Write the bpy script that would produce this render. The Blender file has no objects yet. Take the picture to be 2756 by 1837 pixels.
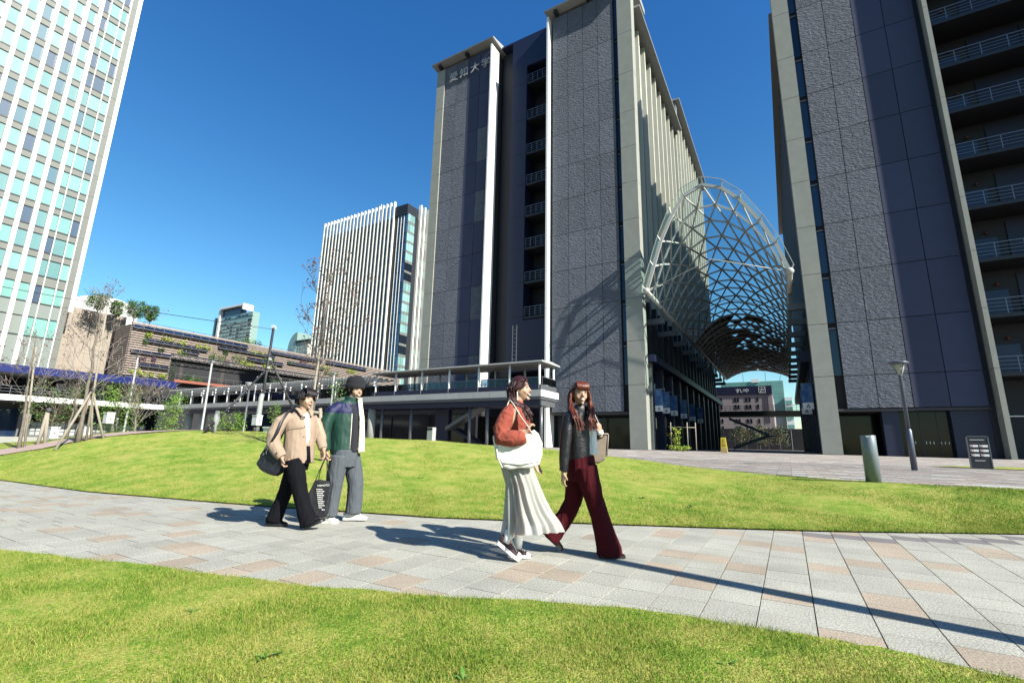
import bpy, bmesh, math, random
import numpy as np
from mathutils import Vector, Matrix, noise

R = math.radians
rnd = random.Random(7)
SC = bpy.context.scene
COL = SC.collection

# ------------------------------------------------------------------ camera
CAM_YAW, CAM_PITCH, CAM_ROLL, CAM_H = R(30.2016), R(12.1893), R(1.2212), 1.06
fw = Vector((-math.sin(CAM_YAW) * math.cos(CAM_PITCH), math.cos(CAM_YAW) * math.cos(CAM_PITCH), math.sin(CAM_PITCH)))
rt = Vector((math.cos(CAM_YAW), math.sin(CAM_YAW), 0))
up = rt.cross(fw)
rt2 = rt * math.cos(CAM_ROLL) + up * math.sin(CAM_ROLL)
up2 = -rt * math.sin(CAM_ROLL) + up * math.cos(CAM_ROLL)
cd = bpy.data.cameras.new('camera')
cam = bpy.data.objects.new('camera', cd)
COL.objects.link(cam)
cam.matrix_world = Matrix(((rt2.x, up2.x, -fw.x, 0), (rt2.y, up2.y, -fw.y, 0), (rt2.z, up2.z, -fw.z, CAM_H), (0, 0, 0, 1)))
cd.sensor_width = 36
cd.lens = 16.49
cd.clip_start, cd.clip_end = 0.05, 4000
SC.camera = cam

# ------------------------------------------------------------------ sky, sun, exposure
SUN = Vector((1.0, -0.18, 0.73)).normalized()
SUN_EL = math.asin(SUN.z)
SUN_AZ = math.atan2(SUN.x, SUN.y)          # clockwise from +Y
w = bpy.data.worlds.new('World'); SC.world = w; w.use_nodes = True
nt = w.node_tree; nt.nodes.clear()
sky = nt.nodes.new('ShaderNodeTexSky'); sky.sky_type = 'NISHITA'; sky.sun_disc = False
sky.sun_elevation = SUN_EL; sky.sun_rotation = SUN_AZ
sky.altitude = 0; sky.air_density = 1.0; sky.dust_density = 0.4; sky.ozone_density = 3.0
hsv = nt.nodes.new('ShaderNodeHueSaturation'); hsv.inputs['Saturation'].default_value = 1.25; hsv.inputs['Hue'].default_value = 0.5
bg = nt.nodes.new('ShaderNodeBackground'); bg.inputs['Strength'].default_value = 0.062
wo = nt.nodes.new('ShaderNodeOutputWorld')
nt.links.new(sky.outputs[0], hsv.inputs['Color']); tint = nt.nodes.new('ShaderNodeMix'); tint.data_type = 'RGBA'; tint.blend_type = 'MULTIPLY'; tint.inputs[0].default_value = 1.0; tc_ = nt.nodes.new('ShaderNodeTexCoord'); sx_ = nt.nodes.new('ShaderNodeSeparateXYZ'); nt.links.new(tc_.outputs['Generated'], sx_.inputs[0])
rp_ = nt.nodes.new('ShaderNodeValToRGB'); nt.links.new(sx_.outputs['Z'], rp_.inputs[0]); rp_.color_ramp.elements[0].color = (1.0, 1.05, .82, 1); rp_.color_ramp.elements[1].position = .7; rp_.color_ramp.elements[1].color = (.56, .84, 1.0, 1)
nt.links.new(rp_.outputs[0], tint.inputs[7])
bst = nt.nodes.new('ShaderNodeMix'); bst.data_type = 'RGBA'; bst.blend_type = 'MULTIPLY'; bst.inputs[0].default_value = 1.0; bst.inputs[7].default_value = (1.3, 1.3, 1.3, 1)
bst.clamp_result = False; tint.clamp_result = False
nt.links.new(hsv.outputs[0], tint.inputs[6]); nt.links.new(tint.outputs[2], bst.inputs[6]); nt.links.new(bst.outputs[2], bg.inputs[0]); nt.links.new(bg.outputs[0], wo.inputs[0])
sl = bpy.data.lights.new('sun', 'SUN'); sl.energy = 5.0; sl.angle = R(0.5); sl.color = (1.0, 0.96, 0.85)
so = bpy.data.objects.new('sun', sl); COL.objects.link(so)
so.location = SUN * 200
so.rotation_euler = SUN.to_track_quat('Z', 'Y').to_euler()
SC.view_settings.view_transform = 'Standard'; SC.view_settings.look = 'None'
SC.view_settings.exposure = 1.35; SC.view_settings.gamma = 1.0
try: SC.view_settings.use_curve_mapping = False
except Exception: pass

SC.cycles.max_bounces = 8; SC.cycles.diffuse_bounces = 1; SC.cycles.glossy_bounces = 3; SC.cycles.transparent_max_bounces = 24

# ------------------------------------------------------------------ helpers
def tag(o, label=None, cat=None, group=None, kind=None):
    if label: o['label'] = label
    if cat: o['category'] = cat
    if group: o['group'] = group
    if kind: o['kind'] = kind
    return o

def E(name, label, cat, loc=(0, 0, 0), rz=0.0, group=None):
    o = bpy.data.objects.new(name, None); COL.objects.link(o)
    o.location = loc; o.rotation_euler = (0, 0, rz); o.empty_display_size = 0.2
    return tag(o, label, cat, group)

def child(o, parent):
    o.parent = parent
    return o

class MB:
    def __init__(s): s.v = []; s.f = []; s.m = []; s.sm = []
    def add(s, vs, fs, m=0, sm=False):
        b = len(s.v); s.v += [tuple(p) for p in vs]
        for f in fs: s.f.append(tuple(b + i for i in f)); s.m.append(m); s.sm.append(sm)
    def box(s, x0, x1, y0, y1, z0, z1, m=0):
        s.add([(x0,y0,z0),(x1,y0,z0),(x1,y1,z0),(x0,y1,z0),(x0,y0,z1),(x1,y0,z1),(x1,y1,z1),(x0,y1,z1)],
              [(0,3,2,1),(4,5,6,7),(0,1,5,4),(1,2,6,5),(2,3,7,6),(3,0,4,7)], m)
        return s
    def beam(s, a, b, w, h=None, m=0, upv=(0,0,1)):
        a = Vector(a); b = Vector(b); d = (b - a)
        if d.length < 1e-6: return s
        d.normalize(); u = Vector(upv)
        if abs(d.dot(u)) > 0.98: u = Vector((1,0,0))
        e = d.cross(u).normalized(); g = e.cross(d); h = h or w
        e = e * (w / 2); g = g * (h / 2)
        vs = [a-e-g, a+e-g, a+e+g, a-e+g, b-e-g, b+e-g, b+e+g, b-e+g]
        s.add(vs, [(0,1,2,3),(7,6,5,4),(0,4,5,1),(1,5,6,2),(2,6,7,3),(3,7,4,0)], m)
        return s
    def tube(s, pts, r, n=8, m=0, cap=True, sm=True, flat=1.0, side=None):
        pts = [Vector(p) for p in pts]; k = len(pts)
        if not hasattr(r, '__len__'): r = [r] * k
        b = len(s.v); prev = None
        for i, p in enumerate(pts):
            d = (pts[min(i+1,k-1)] - pts[max(i-1,0)])
            d = d.normalized() if d.length > 1e-9 else Vector((0,0,1))
            if prev is None:
                u = Vector(side) if side else (Vector((0,0,1)) if abs(d.z) < .9 else Vector((1,0,0)))
                u = (u - d * u.dot(d)).normalized()
            else:
                u = prev - d * prev.dot(d)
                u = u.normalized() if u.length > 1e-6 else prev
            prev = u; v = d.cross(u)
            rr = r[i]; ra, rb = (rr if hasattr(rr, '__len__') else (rr, rr * flat))
            for j in range(n):
                t = 2*math.pi*j/n
                q = p + u*(ra*math.cos(t)) + v*(rb*math.sin(t)); s.v.append((q.x,q.y,q.z))
        for i in range(k-1):
            for j in range(n):
                a0 = b+i*n+j; a1 = b+i*n+(j+1)%n
                s.f.append((a0,a1,a1+n,a0+n)); s.m.append(m); s.sm.append(sm)
        if cap:
            s.f.append(tuple(b+j for j in range(n-1,-1,-1))); s.m.append(m); s.sm.append(False)
            s.f.append(tuple(b+(k-1)*n+j for j in range(n))); s.m.append(m); s.sm.append(False)
        return s
    def lathe(s, prof, c=(0,0,0), n=16, m=0, sm=True):
        b = len(s.v); k = len(prof)
        for (r, z) in prof:
            for j in range(n):
                t = 2*math.pi*j/n
                s.v.append((c[0]+r*math.cos(t), c[1]+r*math.sin(t), c[2]+z))
        for i in range(k-1):
            for j in range(n):
                a0 = b+i*n+j; a1 = b+i*n+(j+1)%n
                s.f.append((a0,a1,a1+n,a0+n)); s.m.append(m); s.sm.append(sm)
        s.f.append(tuple(b+j for j in range(n-1,-1,-1))); s.m.append(m); s.sm.append(False)
        s.f.append(tuple(b+(k-1)*n+j for j in range(n))); s.m.append(m); s.sm.append(False)
        return s
    def prism(s, poly, axis, a, b, m=0):
        # poly: 2-D outline in the plane across `axis` ('x': (y,z), 'y': (x,z), 'z': (x,y))
        def P(u, v, t): return {'x': (t,u,v), 'y': (u,t,v), 'z': (u,v,t)}[axis]
        n = len(poly)
        s.add([P(u,v,a) for u,v in poly] + [P(u,v,b) for u,v in poly],
              [tuple(range(n)), tuple(range(2*n-1,n-1,-1))] + [(i,(i+1)%n,n+(i+1)%n,n+i) for i in range(n)], m)
        return s
    def mesh(s, name, mats, off=(0,0,0)):
        me = bpy.data.meshes.new(name)
        ox, oy, oz = off
        me.from_pydata([(x-ox,y-oy,z-oz) for x,y,z in s.v], [], s.f)
        for m in (mats if isinstance(mats, (list, tuple)) else [mats]): me.materials.append(m)
        if any(s.m): me.polygons.foreach_set('material_index', s.m)
        me.polygons.foreach_set('use_smooth', s.sm)
        me.update()
        return me
    def build(s, name, mats, parent=None, kind=None):
        off = parent_off(parent)
        o = bpy.data.objects.new(name, s.mesh(name, mats, off)); COL.objects.link(o)
        if parent: o.parent = parent
        if kind: o['kind'] = kind
        return o

def parent_off(p):
    t = Vector((0,0,0))
    while p is not None:
        t += Vector(p.location); p = p.parent
    return t

_cubes = {}
def ub(name, mat, parent, x0, x1, y0, y1, z0, z1, kind=None):
    """one box-shaped piece: an object of its own on a shared unit mesh"""
    if mat.name not in _cubes:
        _cubes[mat.name] = MB().box(-.5,.5,-.5,.5,-.5,.5).mesh('block_' + mat.name, mat)
    o = bpy.data.objects.new(name, _cubes[mat.name]); COL.objects.link(o)
    off = parent_off(parent)
    o.location = Vector(((x0+x1)/2, (y0+y1)/2, (z0+z1)/2)) - off
    o.scale = (abs(x1-x0), abs(y1-y0), abs(z1-z0))
    if parent: o.parent = parent
    if kind: o['kind'] = kind
    return o

def put(name, me, parent, loc=(0,0,0), rot=(0,0,0), scale=(1,1,1)):
    o = bpy.data.objects.new(name, me); COL.objects.link(o)
    o.location = Vector(loc) - parent_off(parent); o.rotation_euler = rot; o.scale = scale
    if parent: o.parent = parent
    return o

# ------------------------------------------------------------------ materials
def M(name, col, rough=0.7, metal=0.0, var=0.0, vscale=3.0, bump=0.0, bscale=20.0, bstretch=(1,1,1), rvar=0.0, spec=0.5, col2=None, c2scale=1.0, c2lo=.45, c2hi=.6, bdist=0.02, coat=0.0, local=False, detail=4, k=None):
    mx_ = max(col); k = k or (.53 + .22*min(1, max(0, (mx_-.66)/.12)))     # the picture is exposed for dark surfaces
    col = tuple(c*k for c in col)
    if col2 is not None: col2 = tuple(c*k for c in col2)
    m = bpy.data.materials.new(name); m.use_nodes = True
    n = m.node_tree.nodes; L = m.node_tree.links
    b = n['Principled BSDF']
    b.inputs['Roughness'].default_value = rough; b.inputs['Metallic'].default_value = metal
    b.inputs['Specular IOR Level'].default_value = spec
    if coat: b.inputs['Coat Weight'].default_value = coat; b.inputs['Coat Roughness'].default_value = .05
    b.inputs['Base Color'].default_value = (*col, 1)
    if local: pos = n.new('ShaderNodeTexCoord').outputs['Object']
    else: pos = n.new('ShaderNodeNewGeometry').outputs['Position']
    cur = None
    def noise_(scale, st=(1,1,1), det=4):
        mp = n.new('ShaderNodeMapping'); mp.inputs['Scale'].default_value = st
        L.new(pos, mp.inputs[0])
        t = n.new('ShaderNodeTexNoise'); t.inputs['Scale'].default_value = scale; t.inputs['Detail'].default_value = det
        L.new(mp.outputs[0], t.inputs['Vector'])
        return t.outputs['Fac']
    if col2 is not None:
        r = n.new('ShaderNodeValToRGB'); r.color_ramp.elements[0].position = c2lo; r.color_ramp.elements[1].position = c2hi
        r.color_ramp.elements[0].color = (*col, 1); r.color_ramp.elements[1].color = (*col2, 1)
        L.new(noise_(c2scale), r.inputs[0]); cur = r.outputs[0]
    if var or rvar:
        h = n.new('ShaderNodeHueSaturation')
        if cur: L.new(cur, h.inputs['Color'])
        else: h.inputs['Color'].default_value = (*col, 1)
        val = None
        if var:
            mr = n.new('ShaderNodeMapRange'); mr.inputs['From Min'].default_value = .25; mr.inputs['From Max'].default_value = .75
            mr.inputs['To Min'].default_value = 1-var; mr.inputs['To Max'].default_value = 1+var
            L.new(noise_(vscale), mr.inputs[0]); val = mr.outputs[0]
        if rvar:
            oi = n.new('ShaderNodeObjectInfo')
            m2 = n.new('ShaderNodeMapRange'); m2.inputs['To Min'].default_value = 1-rvar; m2.inputs['To Max'].default_value = 1+rvar
            L.new(oi.outputs['Random'], m2.inputs[0])
            if val:
                mu = n.new('ShaderNodeMath'); mu.operation = 'MULTIPLY'
                L.new(val, mu.inputs[0]); L.new(m2.outputs[0], mu.inputs[1]); val = mu.outputs[0]
            else: val = m2.outputs[0]
        L.new(val, h.inputs['Value']); cur = h.outputs[0]
    if cur: L.new(cur, b.inputs['Base Color'])
    if bump:
        bp = n.new('ShaderNodeBump'); bp.inputs['Strength'].default_value = bump; bp.inputs['Distance'].default_value = bdist
        L.new(noise_(bscale, bstretch, detail), bp.inputs['Height']); L.new(bp.outputs[0], b.inputs['Normal'])
    return m

concrete = M('pale_concrete', (.40,.41,.36), .8, var=.08, vscale=1.5, bump=.2, bscale=12)
rough_stone = M('split_rib_stone', (.155,.172,.215), .9, var=.18, vscale=2.5, bump=1.0, bscale=4.5, bstretch=(1,1,2.2), rvar=.11, bdist=.14, detail=6)
shaded_stone = M('shaded_rib_stone', (.056,.066,.135), .75, var=.06, vscale=1.0, bump=.35, bscale=9, bstretch=(.08,.08,1.6), rvar=.12, bdist=.03)  # same facade stone with the fin's shade put into its colour
joint_dark = M('joint_shadow_gap', (.03,.03,.035), .9)
white_metal = M('white_painted_metal', (.80,.80,.78), .45, var=.03)
grey_metal = M('grey_metal', (.19,.20,.22), .4, metal=.3, var=.05)
steel = M('brushed_steel', (.52,.54,.55), .35, metal=.85, var=.06, vscale=6)
dark_metal = M('dark_metal', (.045,.047,.055), .45, metal=.4)
shaded_panel = M('shaded_blue_panel', (.009,.013,.055), .5, var=.06, vscale=.8)  # dark panels, with the blue of the shade put into the base colour
shaded_wall = M('shaded_recess_wall', (.010,.011,.022), .6, var=.1, vscale=.7)  # wall colour cut to near black to carry the recess shade
dark_glass = M('dark_glass', (.012,.014,.02), .08, spec=.25)
blue_glass = M('blue_glass', (.02,.045,.10), .06, spec=.5, rvar=.5)
soffit_m = M('soffit_grey', (.06,.06,.07), .7)
core_m = M('building_core', (.05,.05,.06), .9)
asphalt = M('asphalt', (.06,.06,.062), .9, var=.15, vscale=1.2)
# ================================================================== GROUND
NEAR = [[-29.41,1.85],[-21.92,3.12],[-15.36,3.75],[-13.19,3.87],[-11.38,3.96],[-10.21,4.19],[-9.14,4.39],[-8.16,4.58],[-7.28,4.77],[-6.5,4.97],[-5.55,5.22],[-4.73,5.44],[-4.4,5.52],[-3.83,5.77],[-3.27,6.02],[-2.78,6.23],[-2.19,6.5],[-1.37,6.9],[-0.66,7.25],[0.09,7.63],[0.84,8.07],[1.84,8.72],[2.62,9.22],[3.67,9.93],[5.03,10.85]]
CREST = [[-19.96,1.3,0.1],[-19.8,2.8,0.21],[-19.46,4.64,0.35],[-18.76,5.32,0.61],[-18.02,6.03,0.86],[-17.68,6.96,1.03],[-17.25,7.96,1.17],[-16.49,8.92,1.22],[-15.63,9.9,1.21],[-14.68,10.9,1.19],[-13.25,12.18,1.11],[-11.94,13.47,1.07],[-11.33,13.98,1.06],[-9.94,14.8,0.95],[-8.47,15.49,0.88],[-7.13,15.98,0.79],[-5.39,16.12,0.66],[-2.92,15.22,0.48],[-1.2,14.45,0.4],[0.27,13.5,0.39],[1.4,12.42,0.4],[2.54,11.52,0.43],[3.21,10.94,0.46],[3.97,10.5,0.48],[4.69,9.95,0.51]]
PINK = [[-22.78,3.18,0.27],[-20.43,4.85,0.45],[-19.25,5.44,0.7],[-18.97,6.34,0.91],[-18.61,7.32,1.08],[-18.31,8.05,1.18]]
BACK = [[-24.34,5.72,0.65],[-23.1,6.51,0.77],[-21.82,7.28,0.98],[-20.94,8.23,1.12]]
NEARSIDE = [[-8.67,0.94],[-7.39,1.31],[-6.27,1.64],[-5.51,1.86],[-4.79,2.06],[-3.91,2.28],[-3.12,2.46],[-2.21,2.81],[-1.66,3.06],[-1.12,3.27],[-0.36,3.42],[0.09,3.44],[0.38,3.43],[0.71,3.40],[1.13,3.36],[2.0,3.30],[6.0,3.1]]

def zp(x, y):            # level of the forecourt paving
    return 0.42 + (y - 13) * 0.0085 if y > -100 else 0.2

ctrl = [(x, y, 0.0) for x, y in NEAR[1:]] + [tuple(c) for c in CREST] + [tuple(c) for c in PINK] + [tuple(c) for c in BACK]
for (a, b, c) in CREST[6:16]:
    r = math.hypot(a, b); k = (r + 5) / r
    ctrl.append((a*k, b*k, 0.72 * c))
for (a, b, c) in CREST[16:]:
    r = math.hypot(a, b); k = (r + 2.5) / r
    ctrl.append((a*k, b*k, zp(a*k, b*k) - .10))
for i in range(3, 22):   # the foot of the slope stays low, then swells
    n, c = NEAR[i], CREST[i]
    ctrl.append((n[0]*.68+c[0]*.32, n[1]*.68+c[1]*.32, c[2]*.25))
CP = np.array(ctrl)
def _phi(r2): return np.where(r2 > 1e-9, r2 * np.log(np.maximum(r2, 1e-9)), 0)
NCP = len(CP); _n = NCP; _A = np.zeros((_n+3, _n+3))
_d2 = ((CP[:, None, :2] - CP[None, :, :2])**2).sum(-1)
_A[:_n, :_n] = _phi(_d2) + np.eye(_n) * 0.6
_A[:_n, _n] = 1; _A[:_n, _n+1:] = CP[:, :2]; _A[_n, :_n] = 1; _A[_n+1:, :_n] = CP[:, :2].T
_W = np.linalg.solve(_A, np.concatenate([CP[:, 2], np.zeros(3)]))
def terr(x, y):
    x = np.atleast_1d(np.asarray(x, float)); y = np.atleast_1d(np.asarray(y, float))
    d2 = (x[:, None] - CP[:, 0])**2 + (y[:, None] - CP[:, 1])**2
    return _phi(d2) @ _W[:NCP] + _W[NCP] + _W[NCP+1]*x + _W[NCP+2]*y
def tz(x, y): return float(terr(x, y)[0])

NN = np.array(NEAR); CC = np.array(CREST)[:, :2]
_rad = np.hypot(CC[:, 0], CC[:, 1]); _ext = np.interp(np.arange(len(CC)), [0, 14, 15, 17, 24], [6.5, 4.5, 3.0, .35, .3])
FF = CC * ((_rad + _ext) / _rad)[:, None]
def ruled(u, v):   # u along the strip 0..1, v from path edge to far edge
    t = u * (len(NN) - 1)
    k = np.arange(len(NN))
    nx, ny = np.interp(t, k, NN[:, 0]), np.interp(t, k, NN[:, 1]); fx, fy = np.interp(t, k, FF[:, 0]), np.interp(t, k, FF[:, 1])
    return nx + (fx-nx)*v, ny + (fy-ny)*v
def mound_z(x, y, v):
    z = terr(x, y)
    return np.maximum(z, .0) * np.clip(v / .06, 0, 1) + .022

grass_mat = bpy.data.materials.new('lawn_turf'); grass_mat.use_nodes = True
def _grass(m, attr):
    n = m.node_tree.nodes; L = m.node_tree.links; b = n['Principled BSDF']
    b.inputs['Roughness'].default_value = .75; b.inputs['Specular IOR Level'].default_value = .25
    g = n.new('ShaderNodeNewGeometry')
    def nz(sc, det=3):
        t = n.new('ShaderNodeTexNoise'); t.inputs['Scale'].default_value = sc; t.inputs['Detail'].default_value = det
        L.new(g.outputs['Position'], t.inputs['Vector']); return t.outputs['Fac']
    def mth(op, a, c):
        q = n.new('ShaderNodeMath'); q.operation = op
        for i, s in enumerate((a, c)):
            if isinstance(s, (int, float)): q.inputs[i].default_value = s
            else: L.new(s, q.inputs[i])
        return q.outputs[0]
    f = mth('ADD', mth('MULTIPLY', nz(2.6, 5), .85), mth('MULTIPLY', nz(.55), .5))
    f = mth('ADD', f, mth('MULTIPLY', nz(11, 3), .5))
    if attr:
        a = n.new('ShaderNodeAttribute'); a.attribute_name = 'blade'
        f = mth('ADD', f, mth('MULTIPLY', mth('SUBTRACT', a.outputs['Fac'], .5), .9))
    else:
        f = mth('ADD', f, mth('MULTIPLY', mth('SUBTRACT', nz(45, 3), .5), 1.1))
    r = n.new('ShaderNodeValToRGB'); e = r.color_ramp.elements
    e[0].position = .5; e[0].color = (.050, .130, .006, 1)
    e[1].position = 1.35; e[1].color = (.30, .295, .07, 1)
    k = e.new(.72); k.color = (.118, .205, .016, 1)
    k = e.new(.92); k.color = (.198, .268, .032, 1)
    mm = mth('MULTIPLY', f, 1.0)
    L.new(mm, r.inputs[0]); L.new(r.outputs[0], b.inputs['Base Color'])
    if not attr:
        bp = n.new('ShaderNodeBump'); bp.inputs['Strength'].default_value = .9; bp.inputs['Distance'].default_value = .03
        L.new(mth('ADD', nz(70, 4), nz(9, 3)), bp.inputs['Height']); L.new(bp.outputs[0], b.inputs['Normal'])
    else:
        tr = n.new('ShaderNodeBsdfTranslucent'); mx = n.new('ShaderNodeMixShader'); mx.inputs[0].default_value = .3
        L.new(r.outputs[0], tr.inputs[0]); L.new(b.outputs[0], mx.inputs[1]); L.new(tr.outputs[0], mx.inputs[2])
        L.new(mx.outputs[0], n['Material Output'].inputs[0])
_grass(grass_mat, False)
blade_mat = bpy.data.materials.new('grass_blades'); blade_mat.use_nodes = True; _grass(blade_mat, True)

def grid_mesh(name, X, Y, Z, mat, smooth=True):
    nu, nv = X.shape
    v = np.stack([X, Y, Z], -1).reshape(-1, 3)
    idx = np.arange(nu*nv).reshape(nu, nv)
    f = np.stack([idx[:-1,:-1], idx[1:,:-1], idx[1:,1:], idx[:-1,1:]], -1).reshape(-1, 4)
    me = bpy.data.meshes.new(name); me.from_pydata(v.tolist(), [], f.tolist()); me.materials.append(mat)
    me.polygons.foreach_set('use_smooth', [smooth]*len(f)); me.update()
    o = bpy.data.objects.new(name, me); COL.objects.link(o)
    return o

# far ground to the horizon
gm = MB(); gm.add([(-2500,-400,-.6),(2500,-400,-.6),(2500,3000,-.6),(-2500,3000,-.6)], [(0,1,2,3)])
tag(gm.build('ground', asphalt), kind='structure')

# the raised lawn between the path and the forecourt
U, V = np.meshgrid(np.linspace(0, 1, 241), np.linspace(0, 1, 61)**1.15, indexing='ij')
X, Y = ruled(U.ravel(), V.ravel())
Z = mound_z(X, Y, V.ravel()) + .018 * np.sin(X*1.9 + Y) * np.cos(Y*1.6) * np.clip(V.ravel()*4, 0, 1)
mound = grid_mesh('lawn', X.reshape(U.shape), Y.reshape(U.shape), Z.reshape(U.shape), grass_mat)
# flip so that normals look up
mound.data.flip_normals() if mound.data.polygons[0].normal.z < 0 else None
tag(mound, kind='structure')

# the front lawn
NS = np.array(NEARSIDE)
u = np.linspace(0, 1, 120); nxs = np.interp(u*(len(NS)-1), np.arange(len(NS)), NS[:, 0]); nys = np.interp(u*(len(NS)-1), np.arange(len(NS)), NS[:, 1])
nys = nys + .012*np.sin(u*190) + .01*np.sin(u*77)
UU, VV = np.meshgrid(np.arange(120), np.linspace(0, 1, 30), indexing='ij')
FX = nxs[UU] * (1 - VV) + np.linspace(-11, 8, 120)[UU] * VV; FY = nys[UU] * (1 - VV) - 4.0 * VV
front = grid_mesh('lawn', FX, FY, .022 + .008*np.sin(FX*5)*np.sin(FY*4), grass_mat)
front.data.flip_normals() if front.data.polygons[0].normal.z < 0 else None
tag(front, kind='structure')

# ---------------- grass blades: one uncountable mass on each lawn
def blades(name, px, py, pz, rng, hmin, hmax, w):
    n = len(px)
    a = rng.uniform(0, 2*np.pi, n); h = rng.uniform(hmin, hmax, n); ln = rng.uniform(.2, 1.1, n) * h; b = rng.uniform(0, 2*np.pi, n)
    ww = w * rng.uniform(.7, 1.3, n)
    v = np.empty((n, 3, 3))
    v[:, 0] = np.stack([px - np.cos(a)*ww/2, py - np.sin(a)*ww/2, pz - .004], -1)
    v[:, 1] = np.stack([px + np.cos(a)*ww/2, py + np.sin(a)*ww/2, pz - .004], -1)
    v[:, 2] = np.stack([px + np.cos(b)*ln, py + np.sin(b)*ln, pz + h], -1)
    me = bpy.data.meshes.new(name)
    me.vertices.add(3*n); me.vertices.foreach_set('co', v.reshape(-1))
    me.loops.add(3*n); me.loops.foreach_set('vertex_index', np.arange(3*n, dtype=np.int32))
    me.polygons.add(n); me.polygons.foreach_set('loop_start', np.arange(0, 3*n, 3, dtype=np.int32))
    try: me.polygons.foreach_set('loop_total', np.full(n, 3, dtype=np.int32))
    except Exception: pass
    me.materials.append(blade_mat)
    at = me.attributes.new('blade', 'FLOAT', 'POINT'); at.data.foreach_set('value', np.repeat(rng.uniform(0, 1, n), 3).astype(np.float32))
    me.update(); me.validate()
    o = bpy.data.objects.new(name, me); COL.objects.link(o)
    return tag(o, kind='stuff')

rng = np.random.default_rng(3)
# front lawn: dense, only what the lens can see
n = 620000
px = rng.uniform(-7.5, 3.0, n); py = rng.uniform(.5, 3.6, n)
ok = py < np.interp(px, NS[:, 0], NS[:, 1]) + rng.normal(0, .02, n)
ax = px*fw.x + py*fw.y; lat = px*rt.x + py*rt.y
ok &= (ax > .9) & (np.abs(lat) < 1.2*ax + .3)
px, py = px[ok], py[ok]
dd = np.hypot(px, py)
kp = rng.uniform(0, 1, len(px)) < np.clip(3.2/dd**1.3, .12, 1)
px, py = px[kp], py[kp]
blades('grass', px, py, np.full(len(px), .022), rng, .008, .028, .0036)
# raised lawn
n = 420000
uu = rng.uniform(.06, .93, n); vv = rng.uniform(0, 1, n)**1.25
px, py = ruled(uu, vv)
dd = np.hypot(px, py)
kp = rng.uniform(0, 1, n) < np.clip(6.5/dd, .25, 1)
px, py, vv = px[kp], py[kp], vv[kp]
pz = mound_z(px, py, vv)
py = py - (vv < .02) * rng.uniform(0, .03, len(px))
blades('grass', px, py, pz, rng, .010, .030, .007)

# ---------------- the path: laid slab by slab
def speck(name, c, c2):
    m = M(name, c, .85, var=.16, vscale=1.7, bump=.5, bscale=130, bdist=.004, rvar=.09)
    n = m.node_tree.nodes; L = m.node_tree.links; b = n['Principled BSDF']
    src = b.inputs['Base Color'].links[0].from_socket
    t = n.new('ShaderNodeTexNoise'); t.inputs['Scale'].default_value = 85; t.inputs['Detail'].default_value = 2
    g = n.new('ShaderNodeNewGeometry'); L.new(g.outputs['Position'], t.inputs['Vector'])
    r = n.new('ShaderNodeValToRGB'); r.color_ramp.elements[0].position = .38; r.color_ramp.elements[1].position = .62
    L.new(t.outputs['Fac'], r.inputs[0])
    r.color_ramp.elements[0].color = (*c2, 1); r.color_ramp.elements[1].color = (1, 1, 1, 1)
    mx = n.new('ShaderNodeMix'); mx.data_type = 'RGBA'; mx.blend_type = 'MULTIPLY'; mx.inputs[0].default_value = 1
    L.new(src, mx.inputs[6]); L.new(r.outputs[0], mx.inputs[7]); L.new(mx.outputs[2], b.inputs['Base Color'])
    return m
slab_grey = speck('grey_granite_slab', (.66,.645,.565), (.50,.50,.49))
slab_tan = speck('tan_granite_slab', (.63,.53,.42), (.55,.52,.48))
slab_dark = speck('mauve_granite_slab', (.30,.27,.28), (.6,.6,.6))
bed = M('path_bedding', (.05,.05,.045), .95, var=.2, vscale=6)
pm = MB(); pm.box(-24, 5.5, 0.5, 12.0, -.25, -.045)
path = pm.build('path', bed); tag(path, kind='structure')
S = .323; OX, OY = -.27, 4.445
known_tan = [(-.11,4.31),(.52,4.61),(-.44,4.95),(-1.09,5.35),(-.78,5.35),(-5.42,2.05),(-8.05,3.05),(-5.12,2.69),(-4.8,2.69),(-4.05,2.4),(-3.45,2.6),(-4.3,2.2),(-3.2,3.3),(-2.2,3.6),(.2,5.6),(.5,5.9),(.8,3.65),(-.1,6.1),(-.45,6.2)]
def slab_mesh(m, nm):
    b = MB(); h = S/2 - .0035; c = .0005
    t = [(-h+c,-h+c,0),(h-c,-h+c,0),(h-c,h-c,0),(-h+c,h-c,0)]; s_ = [(-h,-h,-.001),(h,-h,-.001),(h,h,-.001),(-h,h,-.001)]; q = [(-h,-h,-.05),(h,-h,-.05),(h,h,-.05),(-h,h,-.05)]
    b.add(t + s_ + q, [(0,1,2,3)] + [(4+i,4+(i+1)%4,(i+1)%4,i) for i in range(4)] + [(8+i,8+(i+1)%4,4+(i+1)%4,4+i) for i in range(4)])
    return b.mesh(nm, m)
SM = [slab_mesh(m, 'paving_stone') for m in (slab_grey, slab_tan, slab_dark)]
cells = []
for i in range(-64, 18):
    sh = ((i*7919) % 3) * .11 if i % 2 else 0
    for j in range(-13, 26):
        x = OX + (i+.5)*S; y = OY + (j+.5)*S + sh
        yn = float(np.interp(x, NN[:, 0], NN[:, 1])); ys = float(np.interp(x, NS[:, 0], NS[:, 1]))
        if x > 4.6 or not (ys - .22 < y < yn + .22): continue
        k = 0
        if rnd.random() < .12: k = 1
        if any(abs(x-a) < S*.5 and abs(y-b) < S*.5 for a, b in known_tan): k = 1
        if x > -.1 and .25 < (yn - y) < .6: k = 2
        d = math.hypot(x, y); ax = x*fw.x + y*fw.y; lat = x*rt.x + y*rt.y
        vis = ax > .8 and abs(lat) < 1.13*ax
        cells.append((0 if vis else 1, d, x, y, k))
cells.sort()
rest = [MB(), MB(), MB()]
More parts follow.
